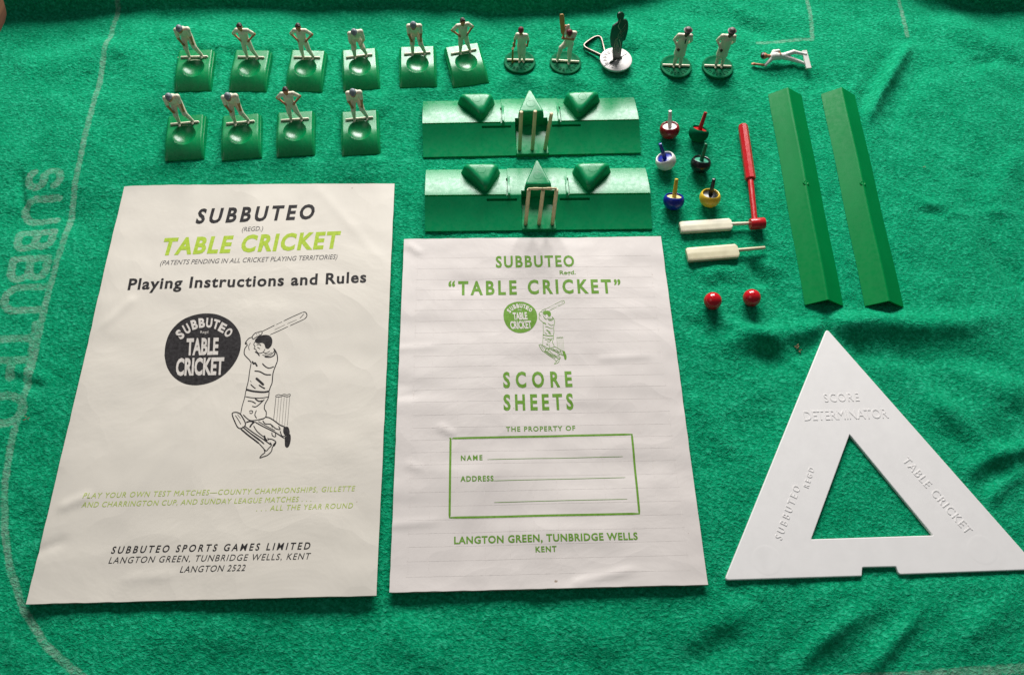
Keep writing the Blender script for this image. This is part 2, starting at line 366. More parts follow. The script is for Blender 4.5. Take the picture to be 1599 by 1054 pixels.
def cloth_z(x, y, micro=True):
    x = np.asarray(x, float); y = np.asarray(y, float)
    z = np.zeros(x.shape)
    for pts, A, w in RID:
        d, t = seg_dist(x, y, pts); fade = sst(0, .3, t) * sst(0, .3, 1 - t) * (1 + .5 * vn(x, y, 1.6, 7))
        z += 1.85 * A * fade * np.exp(-(d / w) ** 2)
    z += .34 * vn(x, y, 7, 1) + .22 * vn(x, y, 3, 2) + .13 * vn(x + y * .5, y, 1.4, 3)
    z *= foot_mask(x, y)
    vx = np.array([p[0] for p in valley]); vy = np.array([p[1] for p in valley])
    dy = y - np.interp(x, vx, vy)
    amp = 1.0 + .5 * vn(x, y, 9, 5)
    z += amp * (2.3 * sst(-.05, 1.9, dy) - 1.2 * sst(3.5, 9, dy)) - .30 * np.exp(-((dy + .3) / 1.1) ** 2) * (dy < 1) * foot_mask(x, y)
    if micro: z += .038 * vn(x, y, .42, 4) + .034 * vn(x + .3 * y, y, .21, 6)
    return z
# print on the cloth
LINES = []
LW = .15
LINES.append((poly_px([(190, -60), (185, 0), (172, 60), (150, 155), (128, 250), (100, 370), (70, 480), (45, 590), (15, 690), (3, 760), (5, 830), (14, 890), (35, 950), (70, 1005), (110, 1042), (150, 1070)]), LW))
LINES.append((poly_px([(1258, -40), (1260, 0), (1267, 40), (1269, 61), (1220, 63), (1184, 66)]), .12))
LINES.append((poly_px([(1398, -40), (1404, 0), (1412, 35), (1418, 56)]), .12))
LINES.append((poly_px([(1250, 1062), (1400, 1058), (1500, 1050), (1640, 1041)]), .2))
def glyph(ch):
    A = lambda cx, cy, rx, ry, a0, a1, n=10: [(cx + rx * math.cos(math.radians(a0 + (a1 - a0) * i / n)), cy + ry * math.sin(math.radians(a0 + (a1 - a0) * i / n))) for i in range(n + 1)]
    return {'S': [A(.5, .74, .40, .26, 20, 270) + A(.5, .26, .40, .26, 90, -160)],
            'U': [[(.08, 1), (.08, .36)] + A(.5, .36, .42, .36, 180, 360) + [(.92, 1)]],
            'B': [[(.1, 0), (.1, 1), (.5, 1)] + A(.55, .76, .32, .24, 90, -90) + [(.1, .52)], [(.5, .52)] + A(.58, .26, .34, .26, 90, -90) + [(.1, 0)]],
            'T': [[(.0, 1), (1, 1)], [(.5, 1), (.5, 0)]], 'E': [[(.95, 1), (.1, 1), (.1, 0), (.95, 0)], [(.1, .52), (.8, .52)]],
            'O': [A(.5, .5, .44, .5, 0, 360, 20)]}[ch]
a0, a1 = P(44, 268), P(-34, 668); upv = (P(104, 268) - P(46, 271)); dirv = (a1 - a0)
cells = [(0, .085), (.115, .225), (.258, .345), (.372, .475), (.492, .60), (.645, .745), (.765, .85), (.89, .995)]
for ch, (s0, s1) in zip('SUBBUTEO', cells):
    for st in glyph(ch):
        LINES.append(([tuple((a0 + dirv * (s0 + (s1 - s0) * px) + upv * (.06 + py * .88))[:2]) for px, py in st], .20))

def axis(lo, hi, clo, chi, step):
    a = [lo]
    k = 1.3
    core = np.arange(clo, chi, step).tolist()
    left = []; p = clo; s = step
    while p > lo: s *= k; s = min(s, 1.5); p -= s; left.append(p)
    right = []; p = core[-1]; s = step
    while p < hi: s *= k; s = min(s, 1.5); p += s; right.append(p)
    return np.array(sorted(left) + core + right)
ys = axis(-14, 62, P(800, 1075).y, P(800, -12).y + 1, .105)
cx0, cx1 = P(0, 0).x - 1, P(1620, -10).x + 1
xs = axis(cx0 - 8, cx1 + 22, cx0, cx1, .11)
GX, GY = np.meshgrid(xs, ys)
e0, e1 = P(24, -4, -.3), P(-2, 62, -.3)                      # the cloth's own left edge, wood beyond it
edge_x = e0.x + (GY - e0.y) * (e1.x - e0.x) / (e1.y - e0.y) + .12 * vn(GY, GY * 0, 1.5, 1)
s_ = (GX - xs[0]) / (xs[-1] - xs[0])
edge_x = np.maximum(edge_x, -60)
GX2 = np.where(GX < edge_x, edge_x, GX)
GZ = cloth_z(GX2, GY)
PR = np.full(GX.shape, -9.0)
for pts, w in LINES:
    bx = [p[0] for p in pts]; by = [p[1] for p in pts]
    mk = (GX2 > min(bx) - 1) & (GX2 < max(bx) + 1) & (GY > min(by) - 1) & (GY < max(by) + 1)
    d, _ = seg_dist(GX2[mk], GY[mk], pts); PR[mk] = np.maximum(PR[mk], w - d)
ny, nx = GX.shape
idx = np.arange(nx * ny).reshape(ny, nx)
q = np.stack([idx[:-1, :-1], idx[:-1, 1:], idx[1:, 1:], idx[1:, :-1]], -1).reshape(-1, 4)
keep = (np.abs(GX2[:-1, 1:] - GX2[:-1, :-1]) + np.abs(GX2[1:, 1:] - GX2[1:, :-1])).reshape(-1) > 1e-6
q = q[keep]
V = np.stack([GX2.ravel(), GY.ravel(), GZ.ravel()], -1) * U
me = bpy.data.meshes.new('felt_cloth'); me.vertices.add(len(V)); me.vertices.foreach_set('co', V.ravel())
me.loops.add(q.size); me.loops.foreach_set('vertex_index', q.ravel().astype(np.int32)); me.polygons.add(len(q))
me.polygons.foreach_set('loop_start', np.arange(0, q.size, 4, dtype=np.int32)); me.polygons.foreach_set('loop_total', np.full(len(q), 4, np.int32))
me.polygons.foreach_set('use_smooth', [True] * len(q)); me.update(calc_edges=True); me.validate()
at = me.attributes.new('print', 'FLOAT', 'POINT')
if len(me.vertices) == len(V): at.data.foreach_set('value', np.clip(PR.ravel() + .5, 0, 1))
me.materials.append(M['felt'])
cloth = bpy.data.objects.new('felt_cloth', me); C.objects.link(cloth)
tag(cloth, 'wrinkled green felt playing cloth spread under everything, with worn white lines and letters', 'cloth')
def cz(x, y): return float(cloth_z(np.array([x]), np.array([y]), False)[0])

# ------------------------------------------------------------------ text
_dg = {}
def text_mesh(s, space=1.0, bold=0.0, fine=0):
    cu = bpy.data.curves.new('t', 'FONT'); cu.body = s; cu.size = 1; cu.space_character = space; cu.offset = bold; cu.resolution_u = 3; cu.space_word = 1.0
    o = bpy.data.objects.new('t', cu); C.objects.link(o); bpy.context.view_layer.update()
    dg = bpy.context.evaluated_depsgraph_get(); me = bpy.data.meshes.new_from_object(o.evaluated_get(dg))
    v = np.empty(len(me.vertices) * 3); me.vertices.foreach_get('co', v); v = v.reshape(-1, 3)
    f = [tuple(p.vertices) for p in me.polygons]
    if fine:
        bm = bmesh.new(); bm.from_mesh(me); bmesh.ops.triangulate(bm, faces=bm.faces[:])
        for _ in range(3):
            es = [e for e in bm.edges if e.calc_length() > fine]
            if not es: break
            bmesh.ops.subdivide_edges(bm, edges=es, cuts=1); bmesh.ops.triangulate(bm, faces=bm.faces[:])
        bm.verts.index_update(); v = np.array([x.co[:] for x in bm.verts]); f = [tuple(x.index for x in q_.verts) for q_ in bm.faces]; bm.free()
    bpy.data.objects.remove(o); bpy.data.curves.remove(cu); bpy.data.meshes.remove(me)
    return v, f
CAPH = np.ptp(text_mesh('H')[0][:, 1])
def text_fit(s, width, cap, bold, kx=None, fine=0):
    """v (n,2) with x in 0..width, cap height = cap; kx = letter width factor, the rest goes to spacing"""
    v1, f = text_mesh(s, 1.0, bold); w1 = np.ptp(v1[:, 0]); sc = cap / CAPH
    if kx is not None and len(s) > 1:
        v2, _ = text_mesh(s, 1.5, bold); w2 = np.ptp(v2[:, 0]); want = width / (sc * kx)
        sp = 1 + .5 * (want - w1) / max(w2 - w1, 1e-6); sp = min(max(sp, .75), 3)
        v1, f = text_mesh(s, sp, bold, fine)
    elif fine: v1, f = text_mesh(s, 1.0, bold, fine)
    x = (v1[:, 0] - v1[:, 0].min()) * width / np.ptp(v1[:, 0])
    return np.stack([x, v1[:, 1] * sc], -1), f
def put_text(s, a, b, cap_px, z, zf, mat, parent, org, name='printed_text', bold=.02, shear=0, kx=1.0, lift=.007, thick=0, flipup=None):
    A = P(a[0], a[1], z); B = P(b[0], b[1], z); mid = ((a[0] + b[0]) / 2, (a[1] + b[1]) / 2)
    dx = B - A; W_ = dx.length; ex = dx.normalized(); ey = Vector((-ex.y, ex.x, 0))
    # cap height in cm from its pixels
    pu = Vector((b[0] - a[0], b[1] - a[1])).normalized(); pn = Vector((pu.y, -pu.x))
    cap = abs((P(mid[0] + pn.x * cap_px, mid[1] + pn.y * cap_px, z) - P(mid[0], mid[1], z)).dot(ey))
    v, f = text_fit(s, W_ - shear * cap * .8, cap, bold * 1, kx, 0 if thick else .14 / max(cap / CAPH, .1))
    X = v[:, 0] + v[:, 1] * shear; Y = v[:, 1]
    wx = A.x + ex.x * X + ey.x * Y; wy = A.y + ex.y * X + ey.y * Y
    wz = zf(wx, wy) + lift
    vv = np.stack([wx, wy, wz], -1)
    if thick:
        n = len(vv); lo = vv.copy(); lo[:, 2] -= thick + lift; ff = list(f)
        cnt = {}
        for p in f:
            for i in range(len(p)):
                e = (p[i], p[(i + 1) % len(p)]); cnt[e] = 1
        for e in cnt:
            if (e[1], e[0]) not in cnt: ff.append((e[1], e[0], e[0] + n, e[1] + n))
        return mesh_obj(name, np.vstack([vv, lo]), ff, mat, parent, smooth=False, origin=org)
    return mesh_obj(name, vv, f, mat, parent, smooth=False, origin=org)

def ribbon(lines, width, zf, lift=.006):
    """flat ribbons along polylines (world cm)"""
    V_, F_ = [], []
    for pts, w in lines:
        pts = [Vector((p[0], p[1])) for p in pts]; n0 = len(V_)
        for i, p in enumerate(pts):
            t = (pts[min(i + 1, len(pts) - 1)] - pts[max(i - 1, 0)]);
            if t.length < 1e-9: t = Vector((1, 0))
            t.normalize(); nn = Vector((-t.y, t.x)); ww = w
            if i in (0, len(pts) - 1): ww = w * .55
            for s in (1, -1):
                q_ = p + nn * (ww * width / 2 * s); V_.append((q_.x, q_.y, 0))
        for i in range(len(pts) - 1):
            a = n0 + 2 * i; F_.append((a + 1, a + 3, a + 2, a))
    V_ = np.array(V_); V_[:, 2] = zf(V_[:, 0], V_[:, 1]) + lift; return V_, F_
def smooth_line(pts, k=4):
    if len(pts) < 3: return pts
    out = []
    for i in range(len(pts) - 1):
        p0 = pts[max(i - 1, 0)]; p1 = pts[i]; p2 = pts[i + 1]; p3 = pts[min(i + 2, len(pts) - 1)]
        for j in range(k):
            t = j / k
            out.append(tuple(.5 * ((2 * p1[c]) + (-p0[c] + p2[c]) * t + (2 * p0[c] - 5 * p1[c] + 4 * p2[c] - p3[c]) * t * t + (-p0[c] + 3 * p1[c] - 3 * p2[c] + p3[c]) * t ** 3) for c in (0, 1)))
    out.append(pts[-1]); return out

# the batsman drawing, traced on a 1054 px enlargement of (240,470)-(500,730)
DR = [([(683, 192), (725, 172), (765, 152)], 1), ([(775, 148), (812, 131)], 1), ([(822, 126), (870, 103), (945, 70)], 1), ([(945, 70), (962, 72), (970, 88), (966, 102), (955, 112)], 1.2),
      ([(735, 212), (790, 188), (850, 160)], .9), ([(862, 155), (905, 136), (958, 112)], .9), ([(925, 108), (938, 96), (950, 82)], .8), ([(765, 180), (830, 150)], .7), ([(845, 143), (905, 118)], .7),
      ([(622, 222), (640, 202), (660, 196), (682, 190), (684, 206), (664, 220), (645, 228), (628, 240), (622, 222)], 1.2), ([(648, 205), (655, 218)], .8), ([(664, 200), (668, 214)], .8),
      ([(640, 255), (632, 272), (640, 285), (634, 298), (645, 304), (652, 318), (665, 328), (690, 322), (704, 300)], 1), ([(650, 275), (668, 272), (678, 280)], 1.2), ([(655, 290), (672, 300)], 1.6), ([(640, 318), (658, 330), (668, 345)], 1.6),
      ([(625, 226), (602, 234), (586, 252), (578, 268), (592, 276), (576, 298), (572, 332), (590, 356), (604, 370), (616, 388)], 1.3), ([(612, 262), (600, 285), (604, 310)], .8), ([(578, 268), (590, 262)], 2.4),
      ([(686, 338), (716, 345), (744, 335), (762, 312), (756, 296)], 1), ([(700, 350), (735, 352), (762, 338), (768, 308)], 1.8), ([(690, 322), (712, 325), (735, 314)], .9), ([(700, 332), (724, 334), (748, 322)], .9),
      ([(616, 388), (606, 440), (598, 500), (583, 560)], 1.2), ([(762, 300), (778, 330), (782, 372), (768, 412), (754, 455), (748, 515), (738, 540), (728, 572)], 1.4),
      ([(583, 556), (615, 566), (655, 572), (700, 574), (730, 568)], 2.6), ([(578, 602), (620, 610), (680, 612), (726, 604)], 1.2), ([(583, 560), (574, 610), (560, 660), (550, 714)], 1.1),
      ([(622, 378), (632, 396), (640, 388), (654, 412)], 2.2), ([(686, 392), (706, 412), (730, 422), (760, 412)], 1.6), ([(636, 440), (670, 444), (705, 462), (742, 464)], 1.8), ([(645, 484), (668, 504), (696, 530)], 3.2),
      ([(664, 528), (684, 542), (704, 552)], 1.8), ([(612, 524), (628, 540), (644, 552)], 1.4), ([(610, 500), (616, 512)], 1),
      ([(730, 572), (724, 612), (704, 650), (700, 680), (712, 702), (706, 736), (664, 750), (616, 756), (588, 740), (566, 718)], 1.3),
      ([(594, 630), (622, 634), (646, 648)], 1.4), ([(622, 664), (644, 668), (668, 652), (700, 620)], 1.4), ([(640, 614), (664, 632), (690, 628)], 1.8), ([(604, 700), (614, 692), (626, 698), (620, 710), (606, 708)], 1.2), ([(650, 690), (640, 720), (652, 742)], 1.2),
      ([(495, 708), (518, 702), (545, 712), (566, 742), (580, 772), (576, 792), (550, 806), (530, 796), (512, 760), (500, 730), (495, 708)], 1.5), ([(516, 722), (536, 752), (552, 780)], .9), ([(530, 716), (550, 742)], .9),
      ([(562, 794), (610, 835), (660, 870), (700, 905)], 1.6), ([(550, 808), (600, 850), (640, 880), (668, 902)], 2.0), ([(572, 788), (630, 832), (690, 872), (745, 912)], 1.4), ([(566, 800), (620, 845), (672, 885)], 1.0),
      ([(668, 902), (690, 926), (712, 948), (728, 932), (746, 912), (736, 894)], 1.2), ([(585, 768), (612, 760), (640, 768)], 2.0), ([(608, 800), (620, 780), (636, 766)], 2.2), ([(632, 788), (656, 826), (700, 862)], 1.2),
      ([(700, 850), (706, 872), (720, 884)], 2.4), ([(722, 866), (728, 880)], 2), ([(724, 872), (752, 876), (774, 892), (764, 914), (752, 924), (746, 950), (722, 974), (696, 984), (672, 992), (684, 974), (704, 958), (698, 938)], 1.3),
      ([(706, 734), (732, 738), (762, 756), (800, 784), (832, 796)], 1.5), ([(690, 756), (706, 776), (740, 780), (772, 806), (800, 812), (790, 790)], 1.3), ([(664, 752), (700, 742)], 3), ([(640, 764), (690, 792), (752, 822), (790, 844), (826, 868)], 1.5), ([(660, 760), (712, 790), (770, 820)], 1), ([(748, 830), (752, 852), (772, 858), (770, 838)], 1.2), ([(800, 820), (816, 856), (860, 838)], 1.2), ([(740, 775), (752, 800)], 1.6),
      ([(773, 604), (766, 680), (759, 752)], .7), ([(791, 606), (778, 764)], .7), ([(808, 604), (794, 776)], .7), ([(826, 604), (812, 786)], .7), ([(844, 600), (829, 786)], .7), ([(861, 598), (846, 786)], .8),
      ([(772, 596), (790, 590), (806, 594), (824, 588), (842, 592), (862, 588), (862, 600), (840, 604), (822, 598), (800, 604), (774, 604), (772, 596)], .8)]
FILL = [[(640, 244), (656, 228), (684, 215), (716, 213), (738, 222), (750, 244), (748, 270), (738, 288), (722, 300), (706, 292), (700, 272), (684, 262), (660, 266), (642, 258)],
        [(822, 800), (846, 794), (858, 812), (860, 838), (840, 848), (828, 846), (820, 826)], [(828, 862), (842, 852), (864, 842), (868, 876), (860, 912), (846, 928), (832, 918), (830, 890)],
        [(752, 912), (770, 892), (774, 898), (766, 918)], [(582, 552), (600, 560), (584, 566)]]
CIRC = [(68, 345), (74, 280), (95, 215), (130, 165), (180, 122), (240, 95), (295, 82), (345, 79), (395, 84), (440, 100), (484, 125), (520, 162), (543, 205), (551, 250), (548, 300), (535, 345), (511, 390), (480, 430), (440, 468), (390, 500), (335, 521), (280, 531), (225, 529), (180, 516), (138, 490), (105, 455), (80, 405)]
K1 = 4.054
def dpx(p): return (p[0] / K1 + 240, p[1] / K1 + 470)

def fan_grid(poly, zf, lift, rings=6):
    n = len(poly); cx = sum(p[0] for p in poly) / n; cy = sum(p[1] for p in poly) / n
    V_ = [(cx, cy)]; F_ = []
    for r in range(1, rings + 1):
        for p in poly: V_.append((cx + (p[0] - cx) * r / rings, cy + (p[1] - cy) * r / rings))
    for j in range(n): F_.append((0, 1 + j, 1 + (j + 1) % n))
    for r in range(rings - 1):
        for j in range(n):
            a = 1 + r * n; F_.append((a + j, a + n + j, a + n + (j + 1) % n, a + (j + 1) % n))
    V_ = np.array(V_); V_ = np.column_stack([V_, zf(V_[:, 0], V_[:, 1]) + lift]); return V_, F_

# ------------------------------------------------------------------ booklets
def booklet(name, corners, T, zwave, mat, label, cat, nick):
    Q = [P(u, v, T) for u, v in corners]                       # TL TR BR BL
    org = (sum(q_.x for q_ in Q) / 4, sum(q_.y for q_ in Q) / 4, 0)
    root = thing(name, org, 0, label, cat)
    nx_, ny_ = 90, 130
    s = np.linspace(0, 1, nx_ + 1); t = np.linspace(0, 1, ny_ + 1); SS, TT_ = np.meshgrid(s, t)
    def bil(S_, T_):
        return [(1 - T_) * ((1 - S_) * Q[3][c] + S_ * Q[2][c]) + T_ * ((1 - S_) * Q[0][c] + S_ * Q[1][c]) for c in (0, 1)]
    X, Y = bil(SS, TT_)
    # worn edges: small nicks along the left fold, soft corners
    edge = (1 - sst(0, .03, SS)) * nick * np.maximum(0, vn(TT_ * 22, TT_ * 0, .5, 2)) + (1 - sst(0, .02, 1 - SS)) * nick * .5 * vn(TT_ * 22, TT_, .7, 3) * -1
    X = X + edge
    Y = Y + ((1 - sst(0, .015, 1 - TT_)) - (1 - sst(0, .015, TT_))) * .02 * vn(SS * 20, SS, .6, 4)
    Z = zwave(X, Y)
    top = np.stack([X, Y, Z], -1).reshape(-1, 3); bot = top.copy(); bot[:, 2] -= .022
    n = len(top); ii = np.arange(n).reshape(ny_ + 1, nx_ + 1)
    F = np.stack([ii[:-1, :-1], ii[:-1, 1:], ii[1:, 1:], ii[1:, :-1]], -1).reshape(-1, 4).tolist()
    bd = list(ii[0, :]) + list(ii[1:, -1]) + list(ii[-1, -2::-1]) + list(ii[-2:0:-1, 0])
    F2 = [(f[3] + n, f[2] + n, f[1] + n, f[0] + n) for f in F]
    sk = [(bd[(i + 1) % len(bd)], bd[i], bd[i] + n, bd[(i + 1) % len(bd)] + n) for i in range(len(bd))]
    o = mesh_obj('front_cover', np.vstack([top, bot]), F + F2 + sk, mat, root, origin=org); autosmooth(o, 50)
    # the leaves underneath, three thin sheets each a shade out of line
    for k in range(3):
        d = [(.012, .02), (.04, .16), (.02, .08)][k]; g = MB()
        s2 = np.linspace(.004, .996 - .004 * k, 31); t2 = np.linspace(.003 + .001 * k, .997, 41); A_, B_ = np.meshgrid(s2, t2); x2, y2 = bil(A_, B_)
        x2 = x2 + d[0]; y2 = y2 - d[1] * .4 - .02
        zt = zwave(x2, y2) - .03 - k * (T - .07) / 3; zb = zt - (T - .07) / 3 + .012
        tp = np.stack([x2, y2, zt], -1).reshape(-1, 3); bt = np.stack([x2, y2, np.maximum(zb, .002)], -1).reshape(-1, 3); n2 = len(tp); jj = np.arange(n2).reshape(41, 31)
        f1 = np.stack([jj[:-1, :-1], jj[:-1, 1:], jj[1:, 1:], jj[1:, :-1]], -1).reshape(-1, 4).tolist(); b2 = list(jj[0, :]) + list(jj[1:, -1]) + list(jj[-1, -2::-1]) + list(jj[-2:0:-1, 0])
        fs = f1 + [tuple(v + n2 for v in reversed(f)) for f in f1] + [(b2[(i + 1) % len(b2)], b2[i], b2[i] + n2, b2[(i + 1) % len(b2)] + n2) for i in range(len(b2))]
        autosmooth(mesh_obj('inner_leaf', np.vstack([tp, bt]), fs, M['pages'] if k else mat, root, origin=org), 50)
    return root, org, Q, bil

c1 = [P(u, v, T1) for u, v in B1]
def z1(x, y):
    x = np.asarray(x, float); y = np.asarray(y, float)
    d, _ = seg_dist(x, y, [tuple(c1[0][:2]), tuple(c1[3][:2])]); db, _ = seg_dist(x, y, [tuple(c1[3][:2]), tuple(c1[2][:2])])
    z = T1 + .09 * vn(x, y, 5, 1) + .035 * vn(x, y * 1.6, 1.8, 2) + .05 * np.exp(-db / 1.0) - .08 * np.exp(-d / .5)
    for a, b_, A in [((205, 470), (150, 520), .05), ((100, 790), (150, 770), .06), ((500, 300), (616, 430), .02), ((60, 860), (110, 840), -.05), ((200, 905), (290, 895), .03)]:
        dd, tt = seg_dist(x, y, [tuple(P(*a, T1)[:2]), tuple(P(*b_, T1)[:2])]); z = z + A * np.exp(-(dd / .22) ** 2) * sst(0, .4, 1 - tt)
    return z
c2 = [P(u, v, T2) for u, v in B2]
def z2(x, y):
    x = np.asarray(x, float); y = np.asarray(y, float)
    db, _ = seg_dist(x, y, [tuple(c2[3][:2]), tuple(c2[2][:2])])
    z = T2 + .10 * vn(x + 40, y, 4, 3) + .055 * vn(x * .5 + 9, y * 1.7, 1.4, 4) + .016 * vn(x, y, .8, 5) + .07 * np.exp(-db / .8)
    for a, b_, A in [((640, 385), (662, 400), .05), ((690, 668), (715, 682), .05), ((640, 725), (660, 735), .04), ((900, 910), (1010, 885), .05), ((940, 560), (1030, 555), .03), ((615, 545), (700, 540), .03), ((612, 820), (700, 812), .03), ((620, 620), (660, 615), -.03)]:
        dd, tt = seg_dist(x, y, [tuple(P(*a, T2)[:2]), tuple(P(*b_, T2)[:2])]); z = z + A * np.exp(-(dd / .18) ** 2) * sst(0, .4, 1 - tt)
    return z
bk1, o1, Q1, bil1 = booklet('rules_booklet', B1, T1, z1, M['paper1'], 'cream instruction booklet with black and lime lettering and a large black round emblem', 'booklet', .035)
def t1(s, a, b, cap, mat, **k): return put_text(s, a, b, cap, T1, z1, M[mat], bk1, o1, **k)
t1('SUBBUTEO', (305, 349.2), (492, 341.8), 21, 'ink', name='title_text', bold=.035, shear=.12, kx=.76)
t1('(REGD.)', (377.4, 362), (411.4, 360.5), 6.5, 'grey_ink', name='small_text', bold=0, shear=.15, kx=None)
t1('TABLE CRICKET', (250, 398.5), (531, 386.9), 24, 'lime', name='subtitle_text', bold=.04, shear=.12, kx=.78)
t1('(PATENTS PENDING IN ALL CRICKET PLAYING TERRITORIES)', (250, 415), (527.5, 404.5), 7.0, 'grey_ink', name='small_text', bold=0, shear=.2, kx=None)
t1('Playing Instructions and Rules', (199.5, 453), (572, 441.5), 16.3, 'ink', name='heading_text', bold=.028, kx=.95)
t1('PLAY YOUR OWN TEST MATCHES\u2014COUNTY CHAMPIONSHIPS, GILLETTE', (129.8, 778), (554.5, 766.3), 8, 'limetext', name='motto_text', bold=.0, shear=.16, kx=.92)
t1('AND CHARRINGTON CUP, AND SUNDAY LEAGUE MATCHES . . .', (127, 792), (487, 782.5), 8, 'limetext', name='motto_text', bold=.0, shear=.16, kx=.92)
t1('. . . ALL THE YEAR ROUND', (400, 797.7), (551.6, 793), 8, 'limetext', name='motto_text', bold=.0, shear=.16, kx=.92)
t1('SUBBUTEO SPORTS GAMES LIMITED', (172.6, 863.7), (485, 857.3), 10.6, 'ink', name='publisher_text', bold=.018, shear=.16, kx=.88)
t1('LANGTON GREEN, TUNBRIDGE WELLS, KENT', (169, 879.4), (485, 873.0), 9.8, 'ink', name='publisher_text', bold=0, shear=.2, kx=.92)
t1('LANGTON 2522', (281, 893.8), (384, 891.2), 9.8, 'ink', name='publisher_text', bold=0, shear=.2, kx=.92)

def emblem(root, org, zf, z, mapf, mat, knock, tm):
    """mapf: enlargement px -> world xy"""
    V_, F_ = fan_grid(smooth_line([mapf(p) for p in CIRC] + [mapf(CIRC[0])], 3)[:-1], zf, .006); em = mesh_obj('round_emblem', V_, [tuple(reversed(f)) for f in F_], mat, root, origin=org)
    # arc of letters
    arc = [('S', (167, 212), 0, -42), ('U', (210, 177), 0, -28), ('B', (258, 151), 0, -14), ('B', (305, 140), 0, -4), ('U', (352, 139), 0, 6), ('T', (396, 148), 0, 16), ('E', (435, 169), 0, 28), ('O', (473, 199), 0, 40)]
    VV, FF = [], []
    for ch, base, _, ang in arc:
        v, f = text_fit(ch, 39, 54, .045, None, .1); n0 = len(VV); ca, sa = math.cos(math.radians(ang)), math.sin(math.radians(ang))
        for x, y in v:
            x -= 19.5; y -= 27
            VV.append(mapf((base[0] + x * ca + y * sa, base[1] + x * sa - y * ca)))
        FF += [tuple(i + n0 for i in p) for p in f]
    a = np.array(VV)
    def flush(nm, a, FF):
        a3 = np.column_stack([a, zf(a[:, 0], a[:, 1]) + .011]); mesh_obj(nm, a3, FF, knock, em, smooth=False, origin=org)
    flush('arched_text', a, FF)
    for s, A_, B_, cap, bold, sh in [('Regd', (296, 206), (346, 204), 16, .0, 0), ('TABLE', (204, 339), (412, 333), 96, .038, .06), ('CRICKET', (138, 468), (446, 460), 100, .038, .06)]:
        w = math.hypot(B_[0] - A_[0], B_[1] - A_[1]); v, f = text_fit(s, w - sh * cap, cap, bold, None, .12)
        ex = ((B_[0] - A_[0]) / w, (B_[1] - A_[1]) / w)
        a = np.array([mapf((A_[0] + (x + y * sh) * ex[0] + y * ex[1] * 0, A_[1] + (x + y * sh) * ex[1] - y)) for x, y in v])
        flush('emblem_text', a, f)
def drawing(root, org, zf, mapf, mat, lw, name='batsman_drawing'):
    V_, F_ = ribbon([([mapf(p) for p in smooth_line(l)], w) for l, w in DR], lw, zf)
    Vs = [V_]; Fs = list(F_); n0 = len(V_)
    for fl in FILL:
        a, f = fan_grid([mapf(p) for p in smooth_line(fl + [fl[0]], 3)[:-1]], zf, .0075, 2); Vs.append(a); Fs += [tuple(i + n0 for i in reversed(q_)) for q_ in f]; n0 += len(a)
    mesh_obj(name, np.vstack(Vs), Fs, mat, root, smooth=False, origin=org)
map1 = lambda p: tuple(P(*dpx(p), T1)[:2])
emblem(bk1, o1, z1, T1, map1, M['ink'], M['knock'], 1)
drawing(bk1, o1, z1, map1, M['ink'], .034)

bk2, o2, Q2, bil2 = booklet('score_sheet_pad', B2, T2, z2, M['paper2'], 'pinkish white score sheet pad with green lettering and a ruled name and address box', 'score pad', .03)
def t2(s, a, b, cap, **k): return put_text(s, a, b, cap, T2, z2, M['green_ink'], bk2, o2, **k)
t2('SUBBUTEO', (774.3, 417.8), (897, 416.5), 16.5, name='title_text', bold=.03, kx=.74)
t2('Regd.', (874, 429.4), (899, 429), 6, name='small_text', bold=.02, kx=None)
t2('\u201cTABLE CRICKET\u201d', (700, 460.5), (970.6, 457.5), 20.5, name='subtitle_text', bold=.032, kx=.72)
t2('SCORE', (785.9, 605.3), (894, 602.8), 22.5, name='heading_text', bold=.033, kx=.66)
t2('SHEETS', (786.5, 640.3), (896, 638), 23, name='heading_text', bold=.033, kx=.66)
t2('THE PROPERTY OF', (790.2, 673.8), (898.5, 671.5), 7, name='caption_text', bold=.022, kx=1)
t2('NAME', (719.7, 718.9), (753.5, 718), 7.5, name='caption_text', bold=.03, kx=.9)
t2('ADDRESS', (719, 751.7), (770.7, 750.8), 7.8, name='caption_text', bold=.03, kx=.9)
t2('LANGTON GREEN, TUNBRIDGE WELLS', (709, 848.5), (996, 842.3), 10.8, name='publisher_text', bold=.03, kx=.95)
t2('KENT', (836.4, 862), (869.3, 861), 8.4, name='publisher_text', bold=.03, kx=.95)
def sub(a, b, k=24): return [(a[0] + (b[0] - a[0]) * i / k, a[1] + (b[1] - a[1]) * i / k) for i in range(k + 1)]
px2 = lambda p: tuple(P(p[0], p[1], T2)[:2])
V_, F_ = ribbon([([px2(p) for p in sub(a, b)], w) for a, b, w in [((701.5, 684.5), (988, 677.5), 1), ((986.8, 677), (998.4, 802.5), 1), ((999, 801.8), (701.5, 807.8), 1), ((702, 808.2), (703.6, 684), 1)]], .095, z2)
mesh_obj('box_frame', V_, F_, M['green_ink'], bk2, smooth=False, origin=o2)
for a, b in [((761, 717.5), (973, 712.2)), ((770, 750.6), (976.6, 745)), ((771.4, 784), (979.5, 779.2))]:
    V_, F_ = ribbon([([px2(p) for p in sub(a, b)], 1)], .022, z2); mesh_obj('writing_line', V_, F_, M['green_ink'], bk2, smooth=False, origin=o2)
L_ = []
for j in range(27):
    t = .035 + j * .0345; w = .55 if j % 3 else 1
    L_.append(([(float(x), float(y)) for x, y in zip(*bil2(np.linspace(.05, .95, 40), np.full(40, t + .002 * math.sin(j))))], w))
